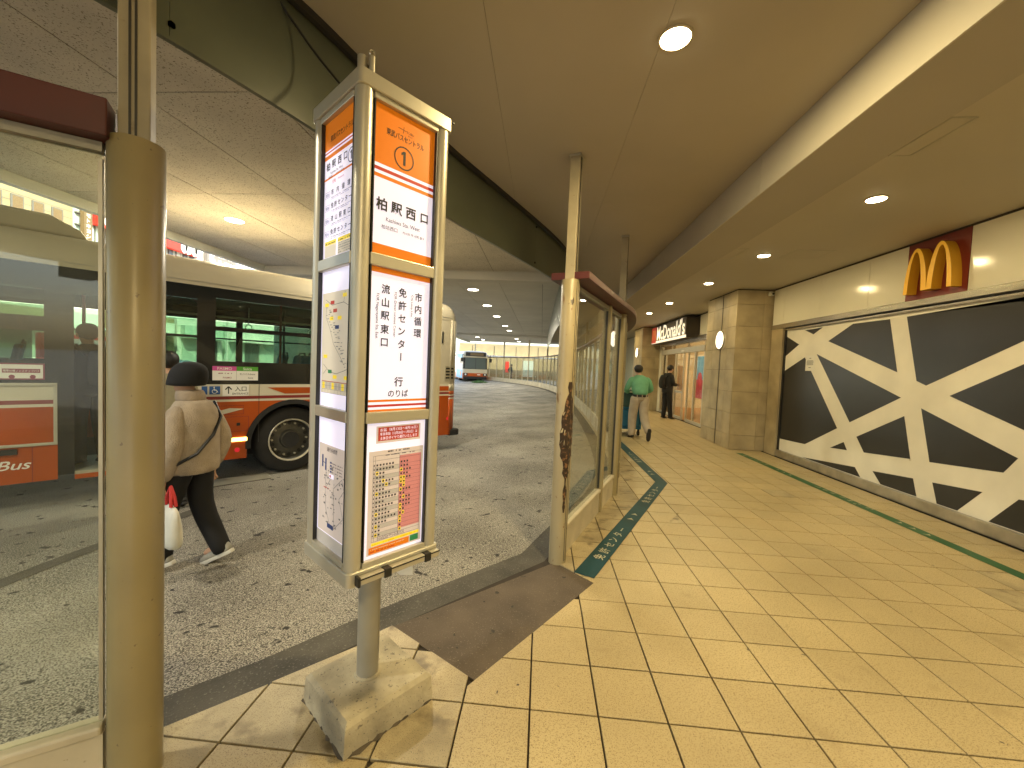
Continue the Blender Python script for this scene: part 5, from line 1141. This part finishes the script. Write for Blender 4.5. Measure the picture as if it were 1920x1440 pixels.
def body(parent, pz, m='skin'):
    """pz: joint positions; returns the continuous body under the clothes"""
    hd, nk, ch, pv = Vector(pz['head']), Vector(pz['neck']), Vector(pz['chest']), Vector(pz['pelvis'])
    f = Vector(pz.get('face', (0, 1, 0)))
    J = {'pelvis': (pv, .10), 'waist': ((pv + ch) / 2, .095), 'chest': (ch, .11), 'neck': (nk, .048), 'jaw': (hd + Vector((0, 0, -.075)) + f * .012, .062), 'head': (hd + Vector((0, 0, .01)), .088), 'crown': (hd + Vector((0, 0, .085)), .06)}
    E = [('pelvis', 'waist'), ('waist', 'chest'), ('chest', 'neck'), ('neck', 'jaw'), ('jaw', 'head'), ('head', 'crown')]
    for s in 'LR':
        a = pz[s]; J[s + 'sh'] = (a[0], .052); J[s + 'el'] = (a[1], .038); J[s + 'wrist'] = (a[2], .025); E += [('chest', s + 'sh'), (s + 'sh', s + 'el'), (s + 'el', s + 'wrist')]
        hand(J, E, s, a[2], a[3] if len(a) > 3 else (Vector(a[2]) - Vector(a[1])))
        l = pz[s + 'leg']; J[s + 'hip'] = (l[0], .08); J[s + 'kn'] = (l[1], .052); J[s + 'an'] = (l[2], .036); J[s + 'toe'] = (l[3], .03); E += [('pelvis', s + 'hip'), (s + 'hip', s + 'kn'), (s + 'kn', s + 'an'), (s + 'an', s + 'toe')]
    o = skin_obj('body', J, E, 'pelvis', m, parent)
    nb = MB(); p = hd + f * .098; side = f.cross(Vector((0, 0, 1)))
    nb.ball(p + Vector((0, 0, -.02)), .013, .016, .022, 10, 6)
    for s in (-1, 1): nb.ball(hd + side * s * .088 + Vector((0, 0, -.012)), .012, .018, .03, 8, 6)
    nb.build('face_relief', m, o, smooth=True)
    eb = MB()
    for s in (-1, 1): eb.ball(hd + f * .082 + side * s * .033 + Vector((0, 0, .012)), .012, .012, .007, 8, 5)
    eb.build('eyes', 'hair', o, smooth=True)
    return o
def shoe(parent, an, toe, m, sole, tilt=0):
    an, toe = Vector(an), Vector(toe); d = Vector((toe.x - an.x, toe.y - an.y, toe.z - an.z)); d.normalize(); s = Vector((d.y, -d.x, 0)).normalized(); u = s.cross(d)
    def sec(k, wd, h, base): c = an + d * k; return [c + s * wd * math.cos(t) + u * (base + h * max(-.2, math.sin(t))) for t in [2 * pi * q / 12 for q in range(12)]]
    MB().loft([sec(-.07, .026, .05, -.035), sec(-.05, .036, .075, -.035), sec(0, .040, .085, -.035), sec(.06, .044, .06, -.04), (sec(.13, .046, .042, -.045)), sec(.18, .036, .03, -.045), sec(.205, .014, .016, -.045)]).build('shoe', m, parent, smooth=True, sub=1, angle=0)
    MB().loft([[an + d * k + s * wd * sg_ + u * z for sg_, z in ((-1, -.075), (1, -.075), (1, -.048), (-1, -.048))] for k, wd in ((-.075, .02), (-.05, .036), (.05, .042), (.13, .048), (.185, .036), (.21, .012))]).build('sole', sole, parent, smooth=True, bevel=.004)
def ring_at(c, d, rx, ry, n=14, ref=(0, 1, 0)):
    d = Vector(d).normalized(); x = d.cross(Vector(ref)); x = x.normalized() if x.length > .05 else Vector((1, 0, 0)); y = x.cross(d)
    return [Vector(c) + x * rx * math.cos(2 * pi * k / n) + y * ry * math.sin(2 * pi * k / n) for k in range(n)]
def limb(mb, pts, rad, n=12):
    P = [Vector(p) for p in pts]; rings = []
    for i, (p, r) in enumerate(zip(P, rad)):
        d = (P[min(i + 1, len(P) - 1)] - P[max(i - 1, 0)]).normalized(); rings.append(ring_at(p, d, r, r, n))
    mb.loft(rings)
def trousers(parent, pz, m, waist, rr=(.105, .085, .066, .062), name='trousers'):
    b = MB(); pv = Vector(pz['pelvis'])
    b.oval([(waist, pv.x, pv.y, .145, .105), (pv.z, pv.x, pv.y, .165, .125), (pv.z - .09, pv.x, pv.y, .16, .12)], 16)
    for s in 'LR':
        h, k, a, t_ = [Vector(v) for v in pz[s + 'leg']]
        a2 = a + (a - k).normalized() * .055
        limb(b, [h + Vector((0, 0, .06)), h, h.lerp(k, .5), k, k.lerp(a2, .5), k.lerp(a2, .88), a2], [rr[0] * .9, rr[0], (rr[0] + rr[1]) / 2, rr[1], (rr[1] + rr[2]) / 2, rr[2], rr[3]])
    return b.build(name, m, parent, smooth=True, sub=1, angle=0)
def sleeve(b, a, r0, r1, stop=.94):
    s, e, w_ = [Vector(v) for v in a[:3]]; w2 = e.lerp(w_, stop)
    inn = Vector((s.x * .62, s.y, s.z + .012)); s = Vector((s.x * .93, s.y, s.z - .012)); limb(b, [inn, s.lerp(inn, .35), s.lerp(e, .12), s.lerp(e, .5), e, e.lerp(w2, .5), w2], [r0 * .62, r0 * .84, r0 * .92, r0 * .86, (r0 + r1) / 2 * .98, r1 * 1.05, r1])

# ---- woman in a beige fleece jacket, back three-quarter view, walking towards the bus door
wm = thing('person', 'woman in beige fleece jacket and black hat walking to the bus with a white tote', 'person', (-2.60, 2.84, -.105), R(92))
pz = {'head': (.0, .05, 1.40), 'neck': (0, .0, 1.27), 'chest': (0, -.02, 1.10), 'pelvis': (0, 0, .80), 'face': (0, 1, 0),
      'L': ((-.17, -.01, 1.17), (-.215, -.05, .92), (-.20, .04, .70), (0, .1, -1)), 'R': ((.17, -.01, 1.17), (.215, -.10, .93), (.19, -.02, .73), (0, .1, -1)),
      'Lleg': ((-.085, 0, .78), (-.09, .12, .44), (-.09, .14, .08), (-.09, .27, .03)), 'Rleg': ((.085, 0, .78), (.09, .0, .43), (.09, -.17, .10), (.09, -.04, .035))}
body(wm, pz); trousers(wm, pz, 'trouser_black', .86, (.10, .082, .068, .064))
c = MB(); c.oval([(.70, 0, -.01, .185, .16), (.74, 0, -.01, .195, .168), (.86, 0, -.01, .188, .16), (1.0, 0, -.015, .184, .155), (1.10, 0, -.02, .184, .15), (1.18, 0, -.02, .17, .13), (1.235, 0, -.012, .13, .105), (1.26, 0, 0, .085, .08)], 20)
for s in 'LR': sleeve(c, pz[s], .076, .06, 1.12)
c.build('fleece_jacket', 'fleece', wm, smooth=True, sub=1, angle=0)
MB().oval([(1.225, 0, .0, .098, .092), (1.26, 0, .005, .10, .094), (1.315, 0, .012, .092, .088), (1.325, 0, .014, .08, .078)], 18).build('collar', 'fleece_collar', wm, smooth=True, sub=1, angle=0)
MB().oval([(1.352, 0, .045, .108, .124), (1.362, 0, .042, .115, .130), (1.395, 0, .03, .120, .128), (1.44, 0, .022, .120, .126), (1.49, 0, .014, .105, .112), (1.525, 0, .012, .066, .072), (1.535, 0, .012, .02, .02)], 20).build('hat', 'hat_black', wm, smooth=True, sub=1, angle=0)
MB().tube([(.17, -.04, 1.225), (.10, -.150, 1.12), (-.02, -.188, 1.0), (-.14, -.165, .88), (-.2, -.05, .80)], .011, 8).build('bag_strap', 'black', wm, smooth=True)
for s in 'LR': l = pz[s + 'leg']; shoe(wm, l[2], l[3], 'shoe_grey', 'shoe_sole')
tb = thing('tote_bag', 'white plastic tote bag with red handles hanging from the woman\'s hand', 'bag', (-2.43, 2.50, -.105), R(60))
b = MB(); b.loft([[(x, y, z) for x, y in ((-wx, -wy), (wx, -wy), (wx, wy), (-wx, wy))] for z, wx, wy in ((.30, .045, .13), (.31, .055, .145), (.42, .06, .148), (.52, .035, .142), (.585, .014, .135))]); b.build('bag_body', 'tote', tb, smooth=True, sub=1, angle=0)
for x in (-.013, .013): MB().tube([(x, -.05, .575), (x * .6, -.035, .64), (0, .0, .70), (x * .6, .035, .64), (x, .05, .575)], .011, 8).build('handle', 'handle_red', tb, smooth=True)
# ---- man in a green shirt pushing a blue cart, back view in mid-stride
mn = thing('person', 'man in a green shirt and beige trousers walking away behind a blue cart', 'person', (2.22, 9.25, 0), R(6))
pz = {'head': (-.02, .13, 1.535), 'neck': (-.01, .08, 1.41), 'chest': (0, .05, 1.25), 'pelvis': (0, -.02, .92), 'face': (0, 1, 0),
      'L': ((-.20, .06, 1.33), (-.28, .10, 1.07), (-.17, .33, 1.02), (0, 1, 0)), 'R': ((.20, .06, 1.33), (.30, .08, 1.08), (.19, .32, 1.03), (0, 1, 0)),
      'Lleg': ((-.095, -.02, .90), (-.11, .10, .49), (-.12, .06, .09), (-.13, .20, .04)), 'Rleg': ((.095, -.02, .90), (.10, -.04, .48), (.10, -.36, .22), (.10, -.33, .06))}
body(mn, pz); trousers(mn, pz, 'chino', 1.0, (.118, .10, .084, .078))
c = MB(); c.oval([(.965, 0, -.02, .168, .13), (1.05, 0, -.005, .182, .138), (1.18, 0, .03, .20, .14), (1.28, 0, .05, .205, .135), (1.36, 0, .06, .185, .11), (1.405, 0, .07, .10, .08), (1.43, 0, .075, .062, .062)], 20)
for s in 'LR': sleeve(c, pz[s], .08, .056, .95)
c.build('shirt', 'shirt_green', mn, smooth=True, sub=1, angle=0)
MB().oval([(.94, 0, -.02, .170, .133), (.985, 0, -.02, .172, .134)], 24).build('belt', 'belt', mn, smooth=True)
for a in (-2.2, -1.57, -.95): MB().box(.175 * math.cos(a) - .008, .175 * math.cos(a) + .008, -.02 + .139 * math.sin(a) - .004, -.02 + .139 * math.sin(a) + .004, .93, .995).build('belt_loop', 'chino', mn)
MB().ball((-.02, .12, 1.565), .098, .112, .098, 18, 10).build('hair', 'hair', mn, smooth=True)
for s in 'LR': l = pz[s + 'leg']; shoe(mn, l[2], l[3], 'shoe_dark', 'shoe_dark')
ct = thing('hand_cart', 'blue wheeled cart with dark crates pushed ahead of the man in green', 'cart', (2.06, 9.9, 0), R(6))
for s in (-1, 1): MB().box(s * .27 - .015, s * .27 + .015, -.32, .32, .15, .98).build('side_panel', 'cart_blue', ct, bevel=.008)
MB().box(-.27, .27, -.32, .32, .15, .19).box(-.27, .27, -.31, .31, .62, .66).build('shelf', 'cart_blue', ct); MB().box(-.255, .255, -.30, .30, .195, .6).build('bin', 'cart_blue', ct, bevel=.02); MB().box(-.25, .25, -.29, .29, .665, 1.06).build('crate', 'cart_box', ct, bevel=.015); MB().tube([(-.27, -.33, .98), (-.27, -.38, 1.02), (.27, -.38, 1.02), (.27, -.33, .98)], .014, 8).build('push_bar', 'alu_dull', ct)
for x in (-.24, .24):
    for y in (-.27, .27): MB().tube([(x - .016, y, .06), (x + .016, y, .06)], .06, 16).box(x - .02, x + .02, y - .02, y + .02, .1, .15).build('caster', 'rubber', ct)
# ---- man in black with a backpack at the glass doors, profile
mb_ = thing('person', 'man in black with a backpack standing at the glass shop doors', 'person', (4.12, 13.55, 0), R(-68))
pz = {'head': (0, .09, 1.62), 'neck': (0, .03, 1.49), 'chest': (0, 0, 1.30), 'pelvis': (0, -.01, .93), 'face': (0, 1, 0),
      'L': ((-.20, .0, 1.41), (-.24, .02, 1.13), (-.12, .25, 1.10), (.2, 1, 0)), 'R': ((.20, .0, 1.41), (.24, .02, 1.13), (.12, .26, 1.12), (-.2, 1, 0)),
      'Lleg': ((-.095, 0, .91), (-.10, .03, .49), (-.10, -.02, .09), (-.11, .12, .04)), 'Rleg': ((.095, 0, .91), (.10, .05, .49), (.10, .10, .09), (.11, .24, .04))}
body(mb_, pz); trousers(mb_, pz, 'trouser_black', 1.0, (.105, .085, .07, .068))
c = MB(); c.oval([(.80, 0, 0, .205, .16), (.95, 0, 0, .20, .155), (1.1, 0, 0, .205, .155), (1.3, 0, 0, .215, .15), (1.41, 0, .01, .19, .115), (1.47, 0, .02, .11, .085), (1.515, 0, .03, .07, .068)], 20)
for s in 'LR': sleeve(c, pz[s], .085, .058, .95)
c.build('jacket', 'jacket_black', mb_, smooth=True, sub=1, angle=0)
MB().ball((0, .075, 1.665), .10, .118, .10, 18, 10).build('hair', 'hair', mb_, smooth=True)
b = MB(); b.loft([[(x, y, z) for x, y in ((-wx, -.15), (-wx * .8, -.15 - wy), (wx * .8, -.15 - wy), (wx, -.15))] for z, wx, wy in ((.98, .12, .08), (1.03, .15, .16), (1.2, .155, .17), (1.36, .14, .13), (1.45, .09, .07))]); b.build('backpack', 'jacket_black', mb_, smooth=True, sub=1, angle=0)
for s in (-1, 1): MB().tube([(s * .1, -.16, 1.38), (s * .13, .0, 1.485), (s * .14, .12, 1.35), (s * .15, .05, 1.1), (s * .13, -.16, 1.02)], .016, 8).build('strap', 'black', mb_, smooth=True)
for s in 'LR': l = pz[s + 'leg']; shoe(mb_, l[2], l[3], 'shoe_dark', 'shoe_dark')
# ---- people queueing at the bus door and one far off
def standing(label, loc, rz, coat_m, leg_m, tall=1.66, pack=None, bald=False, arm=0):
    t = thing('person', label, 'person', loc, rz); k = tall / 1.66
    S_ = lambda p: (p[0] * k, p[1] * k, p[2] * k)
    z = {'head': S_((0, .05, 1.53)), 'neck': S_((0, .02, 1.40)), 'chest': S_((0, 0, 1.22)), 'pelvis': S_((0, 0, .88)), 'face': (0, 1, 0),
         'L': [S_(p) for p in ((-.19, 0, 1.32), (-.235, .0, 1.05), (-.2, .12, .85))], 'R': [S_(p) for p in ((.19, 0, 1.32), (.235, .02 + arm * .2, 1.06 + arm * .1), (.17, .16 + arm * .3, .9 + arm * .35))],
         'Lleg': [S_(p) for p in ((-.09, 0, .86), (-.10, .04, .46), (-.1, .0, .09), (-.11, .14, .04))], 'Rleg': [S_(p) for p in ((.09, 0, .86), (.10, .0, .46), (.1, -.08, .09), (.11, .06, .04))]}
    body(t, z); trousers(t, z, leg_m, .95 * k, (.108 * k, .085 * k, .07 * k, .066 * k))
    c = MB(); c.oval([(q[0] * k, 0, q[1] * k, q[2] * k, q[3] * k) for q in ((.78, 0, .20, .155), (.9, 0, .195, .15), (1.05, 0, .2, .152), (1.2, 0, .205, .15), (1.32, 0, .18, .115), (1.38, .01, .105, .085), (1.425, .015, .068, .066))], 18)
    for s in 'LR': sleeve(c, z[s], .08 * k, .058 * k, .95)
    c.build('jacket', coat_m, t, smooth=True, sub=1, angle=0)
    MB().ball((0, .035 * k, 1.565 * k), .10, .115, .10, 16, 9).build('hair', 'hair', t, smooth=True)
    if pack:
        b = MB(); b.loft([[(x, y, zz * k) for x, y in ((-wx, -.14), (-wx * .8, -.14 - wy), (wx * .8, -.14 - wy), (wx, -.14))] for zz, wx, wy in ((.92, .12, .08), (.98, .15, .15), (1.15, .15, .16), (1.3, .13, .1), (1.36, .08, .06))]); b.build('backpack', pack, t, smooth=True, sub=1, angle=0)
        for s in (-1, 1): MB().tube([(s * .1, -.15, 1.28 * k), (s * .12, .0, 1.40 * k), (s * .13, .13, 1.25 * k), (s * .14, .0, 1.0 * k)], .016, 8).build('strap', 'black', t, smooth=True)
    for s in 'LR': l = z[s + 'leg']; shoe(t, l[2], l[3], 'shoe_dark', 'shoe_dark')
    return t
standing('person in an olive jacket queueing behind the woman, mostly hidden by the column', (-3.98, 4.06, -.19), R(60), 'jacket_olive', 'trouser_black', 1.70)
standing('dark-clothed person with a bag stepping into the open bus door', (-5.22, 4.33, .16), R(75), 'jacket_black', 'trouser_black', 1.62, 'jacket_black', arm=.6)
standing('distant dark figure with a backpack behind the far glass screen', (-2.95, 38.9, 0), R(-80), 'jacket_black', 'trouser_black', 1.68, 'jacket_black')
standing('seated-height passenger in dark clothes inside the bus by the rear window', (-3.85, 6.75, -.02), R(-129), 'jacket_black', 'trouser_black', 1.62)
# ================================================================== OUTSIDE
pr = thing('white_pier', 'white painted wall pier under the lane ceiling behind the near bus', 'wall', (-5.4, 10.2, -.3))
MB().box(-6.85, -4.2, 9.9, 12.5, -.3, ZB - .002).build('pier_body', 'pier_white', pr, world=True, bevel=.01)
pp = thing('drain_pipe', 'grey elbowed drain pipe high on the white pier', 'pipe', (-5.2, 9.8, 2.6))
MB().tube([(-5.95, 9.8, 2.5), (-5.95, 9.8, 3.2), (-5.85, 9.8, 3.3), (-4.9, 9.8, 3.3)], .055, 12).tube([(-5.3, 9.75, 3.3), (-5.3, 9.75, 3.66)], .09, 12).build('pipe_run', 'pipe', pp, world=True, smooth=True); MB().box(-6.02, -5.88, 9.79, 9.9, 2.8, 2.86).box(-5.1, -5.04, 9.79, 9.9, 3.22, 3.38).build('bracket', 'dark_trim', pp, world=True)
XO = -32.
def out(u, v, X=XO):
    d = CM.transposed() @ Vector(((u - 960) / FPX, -(v - 720) / FPX, 1)); k = X / d.x; return d.y * k, H + d.z * k
def block(label, y0, y1, z1, m, depth=9, X=XO, cat='building'):
    t = thing('building', label, cat, (X - depth / 2, (y0 + y1) / 2, -.3)); MB().box(X - depth, X, y0, y1, -.3, z1).build('wall', m, t, world=True); return t
def win(t, u0, u1, v0, v1, m, X=XO, fm='facade_grey', yz=None):
    if yz: ya, yb, za, zb = yz
    else:
        (ya, zb), (yb, za) = out(u0, (v0)), out(u1, v1); 
    f = MB().box(X - .1, X + .09, ya, yb, za, zb).build('window', fm, t, world=True)
    d = min(.12, (yb - ya) * .1); MB().box(X + .091, X + .10, ya + d, yb - d, za + d, zb - d).build('pane', m, f, world=True)
Y = lambda u: out(u, 500)[0]
ba = block('cream brick building with small square windows beyond the bus roof', Y(-260), Y(136), 17, 'brick_cream', 10)
(y0, _), (y1, _) = out(57, 400), out(94, 400); st = y1 - y0
for r_, (zt, zb) in enumerate(((out(68, 378)[1], out(68, 408)[1]), (out(30, 322)[1], out(30, 349)[1]), (5.9, 4.6))):
    yy = Y(20) - 3 * st
    for k in range(6):
        a = yy + st * k; win(ba, 0, 0, 0, 0, 'win_tan' if r_ != 1 else 'win_dark', yz=(a, a + st * .6, zb, zt))
for z in [2.0 + .45 * k for k in range(30)]: MB().box(XO, XO + .012, Y(-250), Y(136) - .05, z, z + .03).build('brick_course', 'facade_grey', ba, world=True) if z > 5 else None
bb = block('narrow pale green building between the cream brick one and the white one', Y(136) + .05, Y(158), 14, 'facade_green', 8)
for k in range(8): MB().box(XO, XO + .2, Y(136) + .1, Y(136) + .9, 5 + k * .8, 5.08 + k * .8).build('louvre', 'facade_grey', bb, world=True)
vsg = thing('vertical_sign', 'brown vertical shop sign with white characters between the outside buildings', 'shop sign', (XO + .6, Y(150), 4))
MB().box(XO + .3, XO + .6, Y(143), Y(158), out(150, 452)[1], out(150, 372)[1]).build('board', 'win_tan', vsg, world=True)
zt, zb = out(150, 380)[1], out(150, 448)[1]; b = MB(); fo = Face((XO + .62, Y(150.5), 0), (0, 1, 0), (0, 0, 1)); fo.n = Vector((1, 0, 0))
for k, ch in enumerate('マツモトキヨシ'): fo.text(b, ch, 0, zt - (zt - zb) * (k + .5) / 7, (zt - zb) / 7.5, .01, 0, .02)
b.build('lettering', 'facade_white', vsg, world=True)
bc = block('slim bright white building beside the vertical sign', Y(158) + .05, Y(170), 15, 'facade_white', 8)
bd = block('grey-green shop building with tall windows under a red sign band', Y(170) + .05, Y(367), 13, 'facade_green', 9)
for k in range(12):
    a = Y(172) + (Y(365) - Y(172)) * k / 12; wdt = (Y(365) - Y(172)) / 12
    for za, zb in ((out(330, 505)[1] - 1, out(330, 462)[1]), (1.9, 3.8)): win(bd, 0, 0, 0, 0, 'win_dark' if k % 3 else 'facade_green', yz=(a + .15, a + wdt - .15, za, zb))
rs_ = thing('red_shop_sign', 'long bright red shop sign band seen above the bus roof', 'shop sign', (XO + .5, Y(260), 8)); z0, z1 = out(330, 472)[1], out(330, 446)[1]
MB().box(XO + .12, XO + .6, Y(171), Y(365), z0, z1).build('board', 'sign_shop_red', rs_, world=True)
b = MB(); fo = Face((XO + .61, 0, 0), (0, 1, 0), (0, 0, 1)); fo.n = Vector((1, 0, 0))
for u in (190, 215, 240, 265, 290, 333, 341, 352, 359): b = MB(); fo.disc(b, Y(u), (z0 + z1) / 2 - .1, .35, .01, 0, 7, .6); b.build('character', 'facade_white', rs_, world=True)
be = block('white building beside the grey billboard outside', Y(367) + .05, Y(420), 12, 'facade_white', 9)
bb2 = thing('billboard', 'grey billboard with lines of white print beyond the bus roof', 'billboard', (XO + .5, Y(405), 7)); z0, z1 = out(405, 512)[1], out(405, 470)[1]
MB().box(XO + .15, XO + .5, Y(379), Y(434), z0, z1).build('board', 'facade_grey', bb2, world=True)
b = MB(); fo = Face((XO + .51, 0, 0), (0, 1, 0), (0, 0, 1)); fo.n = Vector((1, 0, 0))
for k in range(3): zz = z1 - (z1 - z0) * (.28 + .24 * k); fo.disc(b, Y(387), zz, .28, .01); blur_row(fo, b, Y(391), zz - .12, Y(425) - Y(391), .28, .01, 0, 200 + k)
b.build('lettering', 'facade_white', bb2, world=True)
bf = block('overexposed white building furthest along the street outside', Y(420) + .05, Y(560), 13, 'facade_white', 9)
for k in range(6): win(bf, 0, 0, 0, 0, 'win_dark', yz=(Y(430) + 2.2 * k, Y(430) + 2.2 * k + 1.2, 2.5, 4.2))
bg_ = block('pale block with windows far beyond the second bus', 66, 96, 14, 'facade_white', 9, -30)
for k in range(9):
    for z in (3.2, 6.2): win(bg_, 0, 0, 0, 0, 'win_dark', X=-30, yz=(67 + 3 * k, 68.6 + 3 * k, z, z + 1.7))
# street-level shop fronts seen through the bus windows
for k, (u0, u1, m1, m2, lab) in enumerate(((-200, 90, 'facade_white', 'brick_cream', 'street shop front with a cream awning seen through the bus front window'), (92, 200, 'facade_white', 'facade_green', 'street shop front with a pale green sign seen through the bus door'),
                                           (202, 330, 'brick_cream', 'facade_white', 'street shop front of cream brick with pale doors'), (332, 420, 'facade_white', 'facade_green', 'street shop front with a pale band, left of the white steps'), (422, 520, 'facade_green', 'facade_white', 'street shop front with a white sign behind the bus rear window'))):
    X = -27; ya, yb = out(u0, 600, X)[0], out(u1, 600, X)[0] - .15
    t = thing('street_shop', lab, 'shop', (X - 1, (ya + yb) / 2, -.3)); MB().box(X - 3, X, ya, yb, -.3, 3.9).build('wall', m1, t, world=True); MB().box(X + .01, X + .35, ya + .3, yb - .3, 2.75, 3.5).build('sign_band', m2, t, world=True); n = max(2, int((yb - ya) / 1.8))
    for q in range(n): a = ya + .4 + (yb - ya - .8) * q / n; MB().box(X, X + .06, a, a + (yb - ya - .8) / n - .2, -.2, 2.5).build('shop_window', 'win_dark' if q % 2 else 'facade_green', t, world=True)
    MB().box(X, X + 1.0, ya + .2, yb - .2, 2.55, 2.7).build('awning', m2, t, world=True)
for k, (x, y, lab) in enumerate(((-20, 13.5, 'thin street lamp pole outside near the cream building'), (-18, 22, 'thin street lamp pole outside near the red sign'))):
    t = thing('street_lamp', lab, 'street lamp', (x, y, -.3)); MB().tube([(0, 0, 0), (0, 0, 6.2)], [.07, .045], 10).build('pole', 'facade_white', t); MB().tube([(0, 0, 6.2), (0, 0, 6.45)], [.12, .3], 12).build('lamp_head', 'facade_white', t); MB().cyl(0, 0, 6.45, 6.5, .42, 14).build('lamp_cap', 'facade_grey', t)
stp = thing('notice_board', 'red-framed white notice board outside beyond the bus door', 'notice board', (-11.5, 9.2, -.3))
MB().box(-.06, .06, -.75, .75, .9, 2.1).build('board', 'sign_shop_red', stp, bevel=.03); MB().box(.061, .07, -.66, .66, .98, 2.0).build('sheet', 'facade_white', stp)
for y in (-.6, .6): MB().box(-.03, .03, y - .03, y + .03, 0, .9).build('post', 'facade_grey', stp)
# far end of the lane: building over the screen, cones of planting
eb = thing('far_wall', 'cream wall and canopy above the far glass screen', 'wall', (-3, 46, 0))
MB().box(-9.5, 5, 46, 46.4, 2.55, 3.9).build('upper_wall', 'brick_cream', eb, world=True); MB().box(-9.5, 5, 45.2, 46, 2.45, 2.6).build('canopy', 'pier_white', eb, world=True); MB().box(-9.5, 5, 48, 48.3, -.3, 2.6).build('lower_wall', 'brick_cream', eb, world=True)
for x in (-8, -5.5, -3, -.5, 2): MB().box(x, x + .05, 45.98, 45.995, 2.62, 3.68).build('joint', 'joint', eb, world=True)
for k, (x0, x1, z0, z1, m) in enumerate(((-4.3, -3.9, .7, 2.0, 'sign_shop_red'), (-2.2, -.9, .3, 2.2, 'facade_green'), (.2, 1.3, .3, 2.1, 'brick_cream'), (2.0, 3.4, .3, 2.2, 'win_tan'))): MB().box(x0, x1, 47.95, 47.999, z0, z1).build('poster_panel', m, eb, world=True)
sb = thing('shrub', 'low green shrub at the foot of the far screen beside the second bus', 'shrub', (-5.6, 36.6, -.2)); random.seed(11)
lf = MB()
for k in range(260):
    a, r_, z = random.uniform(0, 2 * pi), math.sqrt(random.random()) * .75, random.random(); c = Vector((r_ * math.cos(a), r_ * .5 * math.sin(a), .04 + .36 * z * (1 - r_ / 1.0)))
    d = Vector((random.uniform(-1, 1), random.uniform(-1, 1), random.uniform(-.2, 1))).normalized(); s = d.orthogonal().normalized(); lf.quad(c - d * .07, c + s * .03, c + d * .07, c - s * .03)
lf.build('foliage', 'leaf', sb); MB().tube([(0, 0, 0), (.05, 0, .25)], .02, 6).tube([(.2, 0, 0), (.25, .05, .2)], .015, 6).build('stem', 'bark', sb)
